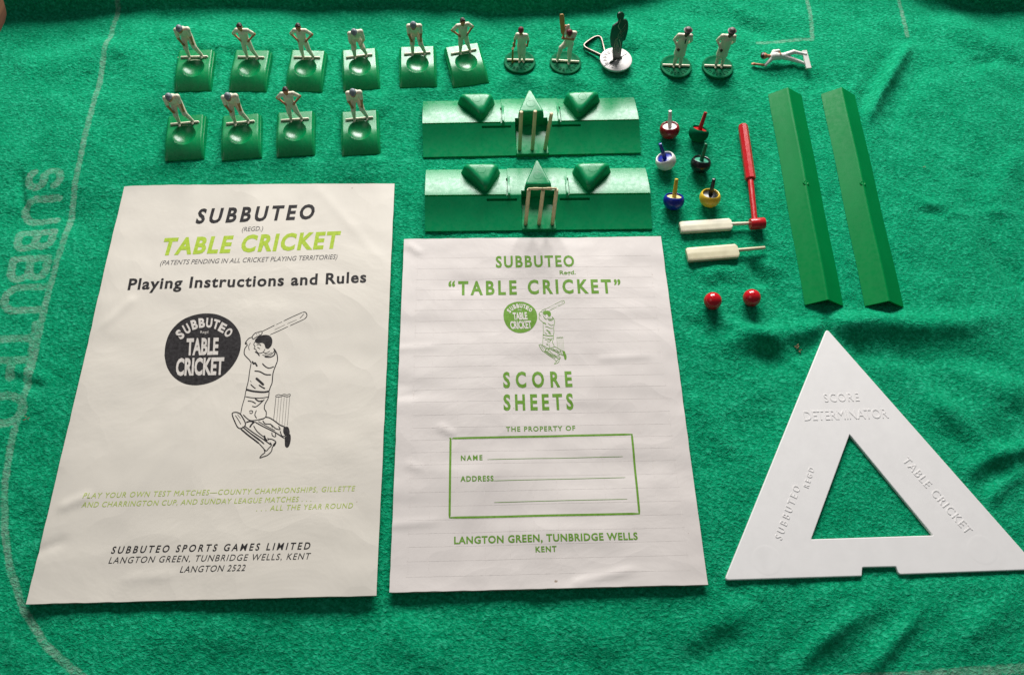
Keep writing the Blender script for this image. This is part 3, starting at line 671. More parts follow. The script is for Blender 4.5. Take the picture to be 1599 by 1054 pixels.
for s0, ta, tb_ in [(.055, .04, .93), (.12, .04, .93), (.21, .2, .93), (.30, .04, .3), (.38, .04, .3), (.46, .04, .3), (.54, .04, .3), (.30, .45, .93), (.70, .2, .93), (.87, .2, .9), (.945, .04, .9)]:
    L_.append(([(float(x), float(y)) for x, y in zip(*bil2(np.full(40, s0), np.linspace(ta, tb_, 40)))], .7))
V_, F_ = ribbon(L_, .020, z2, .003); mesh_obj('show_through_ruling', V_, F_, M['ghost'], bk2, smooth=False, origin=o2)
# same emblem and drawing, smaller: similarity transform of the first booklet's page onto the second
pa, pb = Vector(map1((310, 304))), Vector(map1((675, 990)))
qa, qb = Vector(px2((812.7, 495.8))), Vector(px2((866.2, 567.8)))
za, zb_ = complex(*(pb - pa)), complex(*(qb - qa)); kk = zb_ / za
def map2(p):
    w = complex(*(Vector(map1(p)) - pa)) * kk; return (qa.x + w.real, qa.y + w.imag)
_m2 = map2
emblem(bk2, o2, z2, T2, _m2, M['green_ink'], M['paper2'], 2)
drawing(bk2, o2, z2, _m2, M['green_ink'], .017)

# ------------------------------------------------------------------ white triangle
TP = [(1291, 513), (1131.4, 905.5), (1346.0, 899), (1346.8, 885.5), (1399.5, 884.3), (1404, 896.5), (1623.5, 888.7)]
tri_o = P(1360, 780, 0); org = (tri_o.x, tri_o.y, .02)
outer = poly_px(TP, TT); inner = poly_px([(1326.9, 678.3), (1266.9, 841.5), (1457, 835.4)], TT)
root = thing('score_determinator', org, 0, 'large flat white plastic triangle with a triangular hole and raised lettering', 'triangle')
def tri_body(outer, inner, z0, z1, bev):
    # ring of quads between matched resampled loops
    def loop(poly, n=None):
        return round_poly(poly, [.22, .22, .05, .05, .05, .12, .22] if len(poly) == 7 else .03, 6 if len(poly) == 7 else 3)
    A = loop(outer); B = loop(inner); bm = bmesh.new()
    rings = []
    for poly, sg in ((A, 1), (B, -1)):
        rr = [[bm.verts.new((p[0], p[1], z)) for p in offset(poly, o_ * sg)] for o_, z in ((0, z0), (0, z1 - bev), (bev * .3, z1 - bev * .3), (bev, z1))]
        for r0, r1 in zip(rr, rr[1:]):
            for j in range(len(r0)):
                f = [r0[j], r0[(j + 1) % len(r0)], r1[(j + 1) % len(r0)], r1[j]]; bm.faces.new(f if sg > 0 else f[::-1])
        rings.append(rr)
    es = []
    for rr in rings:
        top = rr[-1]; es += [bm.edges.get((top[j], top[(j + 1) % len(top)])) for j in range(len(top))]
    bmesh.ops.triangle_fill(bm, edges=es, use_beauty=True, use_dissolve=False)
    bmesh.ops.recalc_face_normals(bm, faces=bm.faces[:]); bm.normal_update()
    for v in bm.verts: v.co = (v.co - Vector(org)) * U
    me = bpy.data.meshes.new('plate'); bm.to_mesh(me); bm.free(); me.materials.append(M['tri'])
    me.polygons.foreach_set('use_smooth', [True] * len(me.polygons))
    o = bpy.data.objects.new('plate', me); C.objects.link(o); o.parent = root; autosmooth(o, 14)
tri_body(outer, inner, .02, TT, .035)
zt = lambda x, y: np.full(np.shape(x), TT)
for s, a, b, cap in [('SCORE', (1288, 627.5), (1342.5, 625.8), 12.5), ('DETERMINATOR', (1256.5, 656.5), (1388, 652.3), 14.5), ('SUBBUTEO', (1220.5, 843), (1250, 761), 11.5), ('REGD', (1262.6, 762), (1271.5, 732), 8.5), ('TABLE CRICKET', (1408.5, 719), (1509, 834), 12)]:
    put_text(s, a, b, cap, TT, zt, M['tri'], root, org, name='raised_text', bold=.0, kx=.82, lift=.018, thick=.01)
for u, v, r in [(1534, 858, .62), (1197.5, 874, .62)]:
    c = P(u, v, TT); mb = MB(); n = 40
    mb.rings([[(c.x + rr * math.cos(2 * math.pi * j / n), c.y + rr * math.sin(2 * math.pi * j / n), z) for j in range(n)] for rr, z in [(r + .05, TT - .001), (r, TT + .002), (r - .08, TT + .001)]], cap0=False, cap1=True)
    mb.build('moulding_mark', M['tri'], root, origin=org)

# ------------------------------------------------------------------ solid toys by distance field
def sdf_mesh(prims, h=.034, k=.045):
    """prims: (kind, a, b, ra, rb, material index). smooth union, surface nets"""
    pts = np.array([p for q_ in prims for p in (q_[1], q_[2])]); rm = max(max(q_[3], q_[4]) for q_ in prims) + .08
    lo = pts.min(0) - rm; hi = pts.max(0) + rm; n = np.ceil((hi - lo) / h).astype(int) + 1
    ax = [lo[i] + h * np.arange(n[i]) for i in range(3)]; X, Y, Z = np.meshgrid(*ax, indexing='ij')
    def dist(q_, X, Y, Z):
        a = np.array(q_[1], float); b = np.array(q_[2], float); ab = b - a; l2 = ab @ ab
        sx, sy = (q_[6] if len(q_) > 6 else (1, 1))
        if l2 < 1e-9: t = 0 * X
        else: t = np.clip(((X - a[0]) * ab[0] + (Y - a[1]) * ab[1] + (Z - a[2]) * ab[2]) / l2, 0, 1)
        dx, dy, dz = X - a[0] - t * ab[0], Y - a[1] - t * ab[1], Z - a[2] - t * ab[2]
        return np.sqrt((dx / sx) ** 2 + (dy / sy) ** 2 + dz ** 2) - (q_[3] + (q_[4] - q_[3]) * t)
    D = np.full(X.shape, 9.0)
    for q_ in prims:
        d = dist(q_, X, Y, Z); hh = np.clip(.5 + .5 * (D - d) / k, 0, 1); D = D * (1 - hh) + d * hh - k * hh * (1 - hh)
    ins = D < 0
    c = [ins[i:ins.shape[0] - 1 + i, j:ins.shape[1] - 1 + j, l:ins.shape[2] - 1 + l] for i in (0, 1) for j in (0, 1) for l in (0, 1)]
    sm = sum(a.astype(int) for a in c); act = (sm > 0) & (sm < 8); ids = -np.ones(act.shape, int); ids[act] = np.arange(act.sum())
    ci, cj, ck = np.nonzero(act); acc = np.zeros((len(ci), 3)); cnt = np.zeros(len(ci))
    off = [(i, j, l) for i in (0, 1) for j in (0, 1) for l in (0, 1)]
    for a in range(8):
        for b in range(a + 1, 8):
            df = [off[b][m_] - off[a][m_] for m_ in range(3)]
            if sum(map(abs, df)) != 1: continue
            da = D[ci + off[a][0], cj + off[a][1], ck + off[a][2]]; db = D[ci + off[b][0], cj + off[b][1], ck + off[b][2]]
            cr = (da < 0) != (db < 0); t = np.where(cr, da / np.where(cr, da - db, 1), 0)
            for m_ in range(3): acc[:, m_] += np.where(cr, off[a][m_] + t * df[m_], 0)
            cnt += cr
    P_ = acc / cnt[:, None] + np.stack([ci, cj, ck], -1); V_ = lo + P_ * h
    F_ = []
    for d_ in range(3):
        sl0 = [slice(None)] * 3; sl1 = [slice(None)] * 3; sl0[d_] = slice(0, -1); sl1[d_] = slice(1, None)
        A_, B_ = ins[tuple(sl0)], ins[tuple(sl1)]; e = np.argwhere(A_ != B_); u, w = [(1, 2), (2, 0), (0, 1)][d_]
        e = e[(e[:, u] > 0) & (e[:, w] > 0)]
        def g(du, dw):
            f = e.copy(); f[:, u] -= du; f[:, w] -= dw; return ids[f[:, 0], f[:, 1], f[:, 2]]
        q_ = np.stack([g(1, 1), g(0, 1), g(0, 0), g(1, 0)], -1); fl = A_[e[:, 0], e[:, 1], e[:, 2]]
        q_ = np.where(fl[:, None], q_, q_[:, ::-1]); F_.append(q_)
    F_ = np.vstack(F_); F_ = F_[(F_ >= 0).all(1)]
    cen = V_[F_].mean(1); best = np.full(len(F_), 9.0); mi = np.zeros(len(F_), int)
    for q_ in prims:
        d = dist(q_, cen[:, 0], cen[:, 1], cen[:, 2]); mk = d < best; best = np.where(mk, d, best); mi[mk] = q_[5]
    return V_, F_, mi
def cap_(a, b, ra, rb, m_, *r): return ('c', a, b, ra, rb, m_, *r)
def ball(a, r, m_, *q_): return ('c', a, a, r, r, m_, *q_)
# material slots: 0 shirt/trousers 1 skin 2 shoes(same cream)
def limbs(pel, che, sh, el, ha, kn, fo, head, hipw=.15, leg=.15, foot_dir=(-.02, -.17)):
    pr = [cap_(pel, che, .23, .27, 0, (1.1, .8)), cap_((pel[0], pel[1], pel[2]), (pel[0], pel[1], pel[2] - .12), .23, .2, 0, (1.1, .85))]
    nk = tuple((che[i] * .45 + head[i] * .55) for i in range(3))
    pr += [cap_(sh[0], sh[1], .135, .135, 0), cap_(nk, head, .095, .1, 1)]
    for i, s in enumerate((-1, 1)):
        hp = (pel[0] + s * hipw, pel[1], pel[2] - .1)
        pr += [cap_(hp, kn[i], .175, .135, 0), cap_(kn[i], (fo[i][0], fo[i][1], fo[i][2] + .06), .13, .085, 0)]
        pr += [cap_((fo[i][0], fo[i][1] + .03, fo[i][2]), (fo[i][0] + foot_dir[0], fo[i][1] + foot_dir[1], fo[i][2] - .01), .075, .06, 0)]
        mid = tuple(sh[i][c] * .35 + el[i][c] * .65 for c in range(3))
        pr += [cap_(sh[i], mid, .125, .115, 0), cap_(mid, el[i], .085, .08, 1), cap_(el[i], ha[i], .078, .055, 1)]
        dv = Vector(ha[i]) - Vector(el[i]); dv.normalize(); sd = dv.cross(Vector((0, 1, 0))); sd = sd.normalized() if sd.length > .1 else Vector((1, 0, 0))
        H = Vector(ha[i]) + dv * .03; pr.append(cap_(tuple(H - dv * .03), tuple(H + dv * .04), .06, .055, 1))
        for j in range(4):
            b0 = H + dv * .05 + sd * (.034 * (j - 1.5)); pr.append(cap_(tuple(b0), tuple(b0 + dv * (.06 + .012 * (1 - abs(j - 1.5))) + Vector((0, .02, 0))), .020, .017, 1))
        b0 = H - sd * (.06 * s); pr.append(cap_(tuple(b0), tuple(b0 - sd * (.03 * s) + dv * .05), .022, .018, 1))
    # head: skull, jaw, nose, ears
    hx, hy, hz = head
    pr += [ball(head, .185, 1, (.9, 1)), ball((hx, hy - .05, hz - .09), .115, 1), cap_((hx, hy - .165, hz + .01), (hx, hy - .2, hz - .045), .022, .03, 1), ball((hx - .165, hy, hz - .02), .035, 1), ball((hx + .165, hy, hz - .02), .035, 1)]
    return pr
def face_bits(head, r=.2):
    hx, hy, hz = head; m_ = MB()
    for s in (-1, 1):
        c = Vector((hx + s * .065, hy - .163, hz + .012)); m_.add(*uv(c, .017, 5, 6))
    m_.add(*uv(Vector((hx, hy - .172, hz - .105)), .022, 4, 6, (1.6, .5, .45)))
    return m_
def uv(c, r, nr=10, ns=16, sc=(1, 1, 1), z0=-1, z1=1):
    V_, F_ = [], []
    for i in range(nr + 1):
        ph = -math.pi / 2 + math.pi * i / nr
        for j in range(ns):
            th = 2 * math.pi * j / ns; V_.append((c[0] + r * sc[0] * math.cos(ph) * math.cos(th), c[1] + r * sc[1] * math.cos(ph) * math.sin(th), c[2] + r * sc[2] * math.sin(ph)))
    for i in range(nr):
        for j in range(ns): F_.append((i * ns + j, i * ns + (j + 1) % ns, (i + 1) * ns + (j + 1) % ns, (i + 1) * ns + j))
    return V_, F_
def head_cover(head, kind, tilt=0.0):
    """hair or cap on the skull as prims"""
    hx, hy, hz = head
    if kind == 'hair': return [cap_((hx, hy + .035, hz + .06), (hx, hy + .06, hz + .0), .175, .165, 0, (.95, 1)), cap_((hx - .1, hy - .07, hz + .12), (hx + .1, hy - .07, hz + .12), .07, .07, 0)]
    p = [cap_((hx, hy + .01, hz + .065), (hx, hy + .03, hz + .04), .188, .185, 0, (.96, 1.02)), cap_((hx - .07, hy - .17, hz + .075), (hx + .07, hy - .17, hz + .075), .045, .045, 0), cap_((hx - .04, hy - .23, hz + .05), (hx + .04, hy - .23, hz + .05), .03, .03, 0), ball((hx, hy + .01, hz + .255), .022, 0)]
    return p
def hat(head):
    hx, hy, hz = head
    return [cap_((hx, hy, hz + .1), (hx, hy, hz + .2), .17, .14, 0, (.95, 1)), ]
LIB = {}
def figure(key, prims, cover, head, mats, extra=None):
    V_, F_, mi = sdf_mesh(prims); vc, fc, _ = sdf_mesh(cover, .03, .03)
    fb = face_bits(head); LIB[key] = dict(body=(V_, F_, mi, mats), cover=(vc, fc), face=(fb.v, fb.f))
def mk_mesh(name, V_, F_, mats, mi=None):
    o = mesh_obj(name, V_, F_, None, mats=mats, midx=mi); me = o.data; bpy.data.objects.remove(o); return me
MESH = {}
def figure_parts(key, parent, loc, rz, cover_name, cover_mat, body_mats):
    k = (key, cover_mat)
    if k not in MESH:
        L = LIB[key]; MESH[k] = (mk_mesh('body', L['body'][0], L['body'][1], [M[x] for x in body_mats], L['body'][2]), mk_mesh(cover_name, L['cover'][0], L['cover'][1], [M[cover_mat]]), mk_mesh('face_paint', L['face'][0], L['face'][1], [M['skin2']]))
    b_, c_, f_ = MESH[k]
    o = inst('person', b_, parent, loc, (0, 0, rz)); inst(cover_name, c_, o); inst('face_paint', f_, o); return o

# hands on hips
HA = (-.02, -.12, 2.62)
pa_ = limbs((0, 0, 1.48), (0, -.01, 2.02), [(-.33, 0, 2.24), (.33, 0, 2.24)], [(-.66, .10, 1.88), (.66, .10, 1.88)], [(-.28, -.10, 1.56), (.28, -.10, 1.56)], [(-.20, -.06, .8), (.26, -.06, .8)], [(-.22, 0, .12), (.42, .02, .12)], HA)
figure('hips', pa_, head_cover(HA, 'hair'), HA, None)
# bending, hands on knees
HB = (-.02, -.50, 2.45)
pb_ = limbs((0, .18, 1.52), (0, -.13, 2.02), [(-.31, -.22, 2.18), (.31, -.22, 2.18)], [(-.34, -.30, 1.72), (.34, -.30, 1.72)], [(-.26, -.22, 1.22), (.30, -.22, 1.22)], [(-.22, -.12, .88), (.26, -.12, .88)], [(-.26, 0, .12), (.44, .02, .12)], HB)
figure('bend', pb_, head_cover(HB, 'cap'), HB, None)
# crouching wicket keeper-like, hands low in gloves
HC = (-.06, -.55, 2.22)
pc_ = limbs((0, .20, 1.36), (0, -.2, 1.85), [(-.30, -.28, 1.98), (.32, -.26, 2.0)], [(-.36, -.38, 1.5), (.40, -.34, 1.5)], [(-.18, -.42, 1.22), (.20, -.42, 1.22)], [(-.24, -.2, .80), (.28, -.2, .80)], [(-.24, 0, .12), (.42, .02, .12)], HC)
figure('crouch', pc_, head_cover(HC, 'cap'), HC, None)

# fielder base
def base_mesh():
    hw, dep, nx_, ny_ = 1.07, 2.78, 64, 84
    xs_ = np.linspace(-hw, hw, nx_ + 1); ys_ = np.linspace(0, dep, ny_ + 1); X, Y = np.meshgrid(xs_, ys_)
    cx_, cy_, R = 0, 1.36, .66; r = np.hypot(X - cx_, Y - cy_); h = .032; near = (np.abs(r - R) < h * .6) & (r > 0)
    X = np.where(near, cx_ + (X - cx_) * R / np.maximum(r, 1e-6), X); Y = np.where(near, cy_ + (Y - cy_) * R / np.maximum(r, 1e-6), Y); r = np.hypot(X - cx_, Y - cy_)
    def prof(y): return .07 + .47 * (1 - np.clip(1 - y / 1.45, 0, 1) ** 2.5)
    Z = prof(Y) + .02 * sst(1.6, 2.78, Y)
    # side fall and small back roundover
    ed = hw - np.abs(X); Z = Z - (.30 * Z) * (1 - sst(0, .16, ed)) ** 1.5 - .10 * (1 - sst(0, .10, dep - Y)) ** 1.5
    rs = .93; Z = np.where(r < R, Z - (np.sqrt(np.maximum(rs * rs - r * r, 0)) - math.sqrt(rs * rs - R * R)) * 1.02 * (r < R - 1e-6), Z)
    Z = np.maximum(Z, .03)
    # slot
    top = np.stack([X, Y, Z], -1).reshape(-1, 3); n = len(top); ii = np.arange(n).reshape(ny_ + 1, nx_ + 1)
    F = np.stack([ii[:-1, :-1], ii[:-1, 1:], ii[1:, 1:], ii[1:, :-1]], -1).reshape(-1, 4).tolist()
    bd = list(ii[0, :]) + list(ii[1:, -1]) + list(ii[-1, -2::-1]) + list(ii[-2:0:-1, 0])
    bt = np.array([[top[b_][0] * 1.02, top[b_][1] * 1.005 - .01, 0] for b_ in bd]); m_ = len(bd)
    sk = [(bd[(i + 1) % m_], bd[i], n + i, n + (i + 1) % m_) for i in range(m_)]
    o = mesh_obj('base', np.vstack([top, bt]), F + sk, M['base']); autosmooth(o, 18); me = o.data; bpy.data.objects.remove(o); return me
BASE = base_mesh()
g = MB(); g.prism(round_poly([(-.86, -.055), (.86, -.055), (.86, .055), (-.86, .055)], .03), .50, .60, bev=.03); g.tube((-.84, 0, .60), (.84, 0, .60), .058, n=10, bev=.02)
_o = g.build('slot_strip', M['cream']); autosmooth(_o, 50); STRIP = _o.data; bpy.data.objects.remove(_o)
g = MB(); g.prism(smooth_line([(-1.0, .06), (-.7, -.13), (-.3, -.2), (0, -.16), (.4, -.2), (.75, -.12), (.92, .08), (.5, .1), (0, .09), (-.6, .1), (-1.0, .06)], 2)[:-1], .50, .535, bev=.008)  # boat-shaped pale lip, coloured to stand for the reflecting slot edges
_o = g.build('slot_shine', M['lip_shine']); autosmooth(_o, 50); SLOT_SHINE = _o.data; bpy.data.objects.remove(_o)
flab = [('bend', 'grey capped bending cricketer, leftmost of the top row, pale shine coloured along the slot of its green base', .10),
        ('hips', 'dark haired cricketer with hands on hips, second from left in the top row', -.03),
        ('hips', 'dark haired cricketer with hands on hips, third in the top row, beside the croucher', -.03),
        ('crouch', 'crouching grey capped cricketer with cream gloves on a green base, fourth in the top row', .12),
        ('bend', 'upright leaning grey capped cricketer on a green base, fifth from left in the top row', -.02),
        ('hips', 'hands on hips cricketer on a skewed green base, right end of the top row', .06),
        ('bend', 'grey capped bending cricketer on a green base at the left end of the lower row', .12),
        ('bend', 'grey capped bending cricketer second from left in the lower row', .10),
        ('hips', 'dark haired hands on hips cricketer, the only one in the lower row', .02),
        ('bend', 'grey capped bending cricketer at the right end of the lower row', .04)]
for i, ((a, b_), (pose, lab, tw)) in enumerate(zip(FB, flab)):
    A = P(*a); B_ = P(*b_); d = B_ - A; rz = math.atan2(d.y, d.x); c = (A + B_) / 2
    sc = d.length / 2.18
    root = thing('toy_fielder', (c.x, c.y, 0), rz, lab, 'toy cricketer', 'toy fielders on green wedge bases')
    o = inst('base', BASE, root); o.scale = (sc, 1, 1)
    o = inst('slot_strip', STRIP, root, (0, 2.12, 0), (0, 0, [0, .0, .02, .06, .05, .05, .05, .03, .02, .04][i])); o.scale = (.9, 1, 1)
    if i != 3: o = inst('slot_shine', SLOT_SHINE, root, (0, 2.12, .002 * (i % 3))); o.scale = ([1, .8, .9, 1, .85, .9, .8, .95, .85, .9][i], [1.2, .7, .8, 1, .6, .8, .8, .8, .6, .8][i], 1)
    mats = ['shirt', 'skin'] if pose != 'crouch' else ['shirt', 'bat2']
    o = figure_parts(pose, root, (0, 2.10, .50), tw, 'hair' if pose == 'hips' else 'cap', 'hair' if pose == 'hips' else 'cap', mats); o.scale = {'hips': (.90, .92, .92), 'bend': (1.0, 1.04, 1.05), 'crouch': (1, 1, 1.03)}[pose]

# round bases
def disc_mesh(name, mat, R=.93, h=.16, dome=False):
    m_ = MB(); n = 56
    prof = [(R * .96, 0), (R, .04), (R, h - .04), (R - .02, h - .01), (R - .06, h), (R - .14, h), (R - .17, h - .02), (.45, h - .02), (.12, h - .02), (.02, h - .02)] if not dome else [(R * .45, 0), (R * .72, .06), (R * .9, .18), (R * .985, .3), (R, .36), (R - .015, .395), (R - .05, .41), (.5, .41), (.02, .41)]
    m_.lathe(prof, n); o = m_.build(name, mat); autosmooth(o, 40); me = o.data; bpy.data.objects.remove(o); return me
DISC = disc_mesh('disc_base', M['disc']); M['discwhite'] = plastic('matt_white_disc_plastic', (0.66, 0.62, 0.60), .45, .04, .1, .3)
WDISC = disc_mesh('disc_base', M['discwhite'], .95, dome=True)
def ring_text(s, R, a0_, a1_, cap, z, mat, name):
    VV, FF = [], []
    for i, ch in enumerate(s):
        ang = math.radians(a0_ + (a1_ - a0_) * i / (len(s) - 1)); v, f = text_fit(ch, cap * .7, cap, .0); n0 = len(VV)
        for x, y in v:
            x -= cap * .35; rr = R + y; VV.append((math.cos(ang) * rr + math.sin(ang) * x, math.sin(ang) * rr - math.cos(ang) * x, z))
        m_ = len(v); VV += [(p[0], p[1], z - .02) for p in VV[n0:n0 + m_]]; ed = set((p[k_], p[(k_ + 1) % len(p)]) for p in f for k_ in range(len(p)))
        FF += [tuple(i_ + n0 for i_ in p) for p in f] + [(e[1] + n0, e[0] + n0, e[0] + n0 + m_, e[1] + n0 + m_) for e in ed if (e[1], e[0]) not in ed]
    o = mesh_obj(name, VV, FF, mat, smooth=False); me = o.data; bpy.data.objects.remove(o); return me
RT = ring_text('SUBBUTEO', .52, -160, -20, .2, .165, M['disc'], 'raised_letters'); RTW = ring_text('SUBBUTEO', .56, 250, 110, .2, .435, M['discwhite'], 'raised_letters')

def disc_place(name, c, rz, lab, cat, group, me, rt, r=.93, hz=.16):
    p = P(*c, hz); root = thing(name, (p.x, p.y, max(0, cz(p.x, p.y))), rz, lab, cat, group); inst('disc_base', me, root); inst('raised_letters', rt, root); return root
def bar(root, z, ln=.75, ang=0.0, y=.02, x=0):
    m_ = MB(); m_.tube((-ln, 0, z + .055), (ln, 0, z + .055), .07, n=12, bev=.02); o = m_.build('foot_bar', M['cream'], root); autosmooth(o, 40); o.rotation_euler = (0, 0, ang); o.location = (x * U, y * U, 0); return o

# batsman leaning on his bat
HD = (-.06, -.10, 2.60)
pd_ = limbs((.02, 0, 1.42), (.0, -.02, 2.0), [(-.27, 0, 2.16), (.27, 0, 2.16)], [(-.42, -.03, 1.80), (.42, .0, 1.78)], [(-.44, -.14, 1.42), (.38, -.02, 1.40)], [(-.08, -.03, .78), (.15, -.05, .78)], [(-.05, -.08, .12), (.22, -.04, .12)], HD, hipw=.12)
figure('stand', pd_, head_cover(HD, 'cap'), HD, None)
root = disc_place('toy_batsman', (811.5, 96), -.02, 'white batsman in a maroon cap leaning on a thin bat, left of the two batsmen', 'toy cricketer', 'toy batsmen on round green bases', DISC, RT)
bar(root, .15, .78, .06, .05, .03); o = figure_parts('stand', root, (.06, .02, .15), -.05, 'cap', 'maroon', ['shirt', 'skin']); o.scale = (.9, .92, .90)
m_ = MB(); m_.tube((-.40, -.14, 1.62), (-.42, -.12, 1.15), .035, n=10, bev=.01); m_.rings([[(-.42 + a * .05, -.12 + b_ * .10, z) for a, b_ in ((-1, -1), (1, -1), (1, 1), (-1, 1))] for z in (1.2, 1.1, .25, .17)])
o = m_.build('bat', M['batwood'], root); autosmooth(o, 40)
# batsman with raised bat
HE = (.10, -.34, 2.42)
pe_ = limbs((.12, .05, 1.42), (.20, -.10, 1.98), [(-.06, -.12, 2.26), (.42, -.02, 2.16)], [(-.12, .10, 2.52), (.34, -.30, 1.98)], [(-.22, -.16, 1.98), (-.16, -.26, 1.95)], [(-.28, -.10, 1.12), (.24, -.05, .82)], [(-.42, .0, .14), (.26, -.16, .12)], HE, hipw=.14)
pe_ = [q_ if not (q_[5] == 1 and i_ in (7, 8, 19, 20)) else q_ for i_, q_ in enumerate(pe_)] + [cap_((.05, .08, 2.2), (.02, .05, 2.62), .13, .07, 0), cap_((.02, .05, 2.62), (-.2, -.1, 2.1), .07, .06, 0)]
figure('strike', pe_, head_cover(HE, 'cap'), HE, None)
root = disc_place('toy_batsman', (883, 97.5), 0.0, 'white batsman in a maroon cap swinging an ochre bat above his head', 'toy cricketer', 'toy batsmen on round green bases', DISC, RT)
bar(root, .15, .80, -.02, .05); figure_parts('strike', root, (-.06, .05, .15), 0, 'cap', 'maroon', ['shirt', 'skin'])
m_ = MB(); a = Vector((-.26, -.2, 2.05)); d = Vector((-.16, .35, 1.0)).normalized(); x_ = Vector((1, 0, .16)).normalized(); y_ = d.cross(x_).normalized()
m_.tube(a, a + d * .5, .035, n=10, bev=.01)
m_.rings([[a + d * t + x_ * (w * s1) + y_ * (.045 * s2) for s1, s2 in ((-1, -1), (1, -1), (1, 1), (-1, 1))] for t, w in ((.3, .07), (.42, .12), (1.15, .135), (1.36, .12), (1.44, .07))])
o = m_.build('bat', M['batwood'], root); autosmooth(o, 40)

# umpires
HU = (.10, -.16, 2.72)
pu_ = limbs((0, 0, 1.5), (.04, -.02, 2.08), [(-.28, 0, 2.3), (.36, 0, 2.3)], [(-.46, .14, 1.86), (.50, .14, 1.84)], [(-.22, -.2, 1.5), (.30, .22, 1.5)], [(-.13, 0, .8), (.15, 0, .8)], [(-.16, -.03, .12), (.20, -.0, .12)], HU, hipw=.12)
pu_ = [(q_[:5] + (0,) + q_[6:]) if (q_[5] == 1 and q_[1][2] > 1.55 and q_[1][2] < 2.32 and abs(q_[1][0]) > .2) else q_ for q_ in pu_]
pu_ += [cap_((.02, -.02, 2.0), (-.01, 0, 1.0), .28, .31, 0, (1.05, .75)), cap_((-.20, -.08, 1.0), (.2, -.08, 1.0), .12, .12, 0)]
figure('umpire', pu_, [cap_((HU[0], HU[1] + .01, HU[2] + .02), (HU[0], HU[1] + .02, HU[2] - .02), .2, .185, 0, (.96, 1)), cap_((HU[0] - .05, HU[1] - .17, HU[2] + .03), (HU[0] + .05, HU[1] - .17, HU[2] + .03), .06, .06, 0), ], HU, None)
g = MB(); g.lathe([(.245, .13), (.25, .145), (.19, .165), (.17, .2), (.145, .27), (.08, .3), (.01, .305)], 20, HU); HATM = g.build('hat', M['hat']); autosmooth(HATM, 60); HATM, _o = HATM.data, HATM; bpy.data.objects.remove(_o)
g = MB(); g.rings([[(HU[0] - .03 + a_ * .035, -.345 + b_ * .02, z) for a_, b_ in ((-1, -1), (1, -1), (1, 1), (-1, 1))] for z in (2.05, 2.36)]); TIE = g.build('tie', M['black']); TIE, _o = TIE.data, TIE; bpy.data.objects.remove(_o)
for c, lab, tie in [((1056, 103), 'umpire in a long cream coat with a dark tie, left of the two umpires', 1), ((1121, 104), 'umpire in a long cream coat, right of the two, nearest the fallen player', 0)]:
    root = disc_place('toy_umpire', c, 0, lab, 'toy umpire', 'toy umpires in long coats', DISC, RT)
    bar(root, .15, .80, .02, -.02, -.02); o = figure_parts('umpire', root, (0, -.05, .15), 0, 'cap', 'hair', ['coat', 'skin2']); inst('hat', HATM, o)
    if tie: inst('tie', TIE, o)

# flat metal bowler on a white domed base with a wire loop
root = disc_place('toy_bowler', (962, 92.5), 0, 'flat dark metal bowler standing in a domed white base with a bent wire loop', 'toy cricketer', None, WDISC, RTW, hz=.41)
wo = Vector(root.location) / U
sA, sB = P(900 + 385 / 8.78, 10 + 820 / 8.78, .41 + wo.z), P(900 + 690 / 8.78, 10 + 655 / 8.78, .41 + wo.z)
td = (sB - sA).normalized(); nn = Vector((td.y, -td.x, 0)); mid = (P(900 + 460 / 8.78, 10 + 785 / 8.78, .41) + P(900 + 622 / 8.78, 10 + 705 / 8.78, .41)) / 2
td2 = (P(900 + 622 / 8.78, 10 + 705 / 8.78, .41) - P(900 + 460 / 8.78, 10 + 785 / 8.78, .41)).normalized(); nn = Vector((td2.y, -td2.x, 0))
def pw(p): return Pplane(900 + p[0] / 8.78, 10 + p[1] / 8.78, mid, nn) - wo
OUT = [(600, 82), (635, 84), (654, 105), (655, 135), (642, 165), (642, 182), (680, 180), (700, 200), (707, 250), (705, 310), (690, 380), (665, 465), (630, 482), (620, 560), (604, 690), (626, 692), (620, 712), (580, 722), (540, 738), (500, 765), (460, 792), (455, 775), (480, 752), (505, 735), (498, 640), (502, 560), (478, 550), (465, 440), (480, 340), (500, 270), (545, 235), (572, 215), (576, 190), (562, 165), (560, 130), (575, 98)]
loop = [pw(p) for p in OUT]; fr = [p - nn * -.035 for p in loop]; bk = [p + nn * -.035 for p in loop]
m_ = MB(); m_.rings([bk, fr]); o = m_.build('flat_figure', M['olive'], root, smooth=False)
mk = MB()
for l, w in [([(598, 175), (585, 230), (568, 270), (585, 310), (600, 330), (575, 380), (560, 430)], .03), ([(672, 240), (640, 290), (605, 335), (600, 380)], .022), ([(662, 318), (620, 370), (580, 430)], .022), ([(640, 392), (600, 432)], .022), ([(560, 440), (530, 460), (520, 540), (512, 600)], .03), ([(550, 450), (545, 520), (532, 600)], .022), ([(580, 450), (600, 520), (590, 580), (575, 610)], .03), ([(575, 620), (562, 650)], .03), ([(520, 640), (530, 690)], .022), ([(556, 480), (566, 560)], .02)]:
    pts = [pw(p) + nn * .037 for p in smooth_line(l, 3)]
    for i in range(len(pts) - 1):
        mk.tube(pts[i], pts[i + 1], w * .6, n=5)
mk.build('scratched_relief', M['bright'], o, smooth=True)
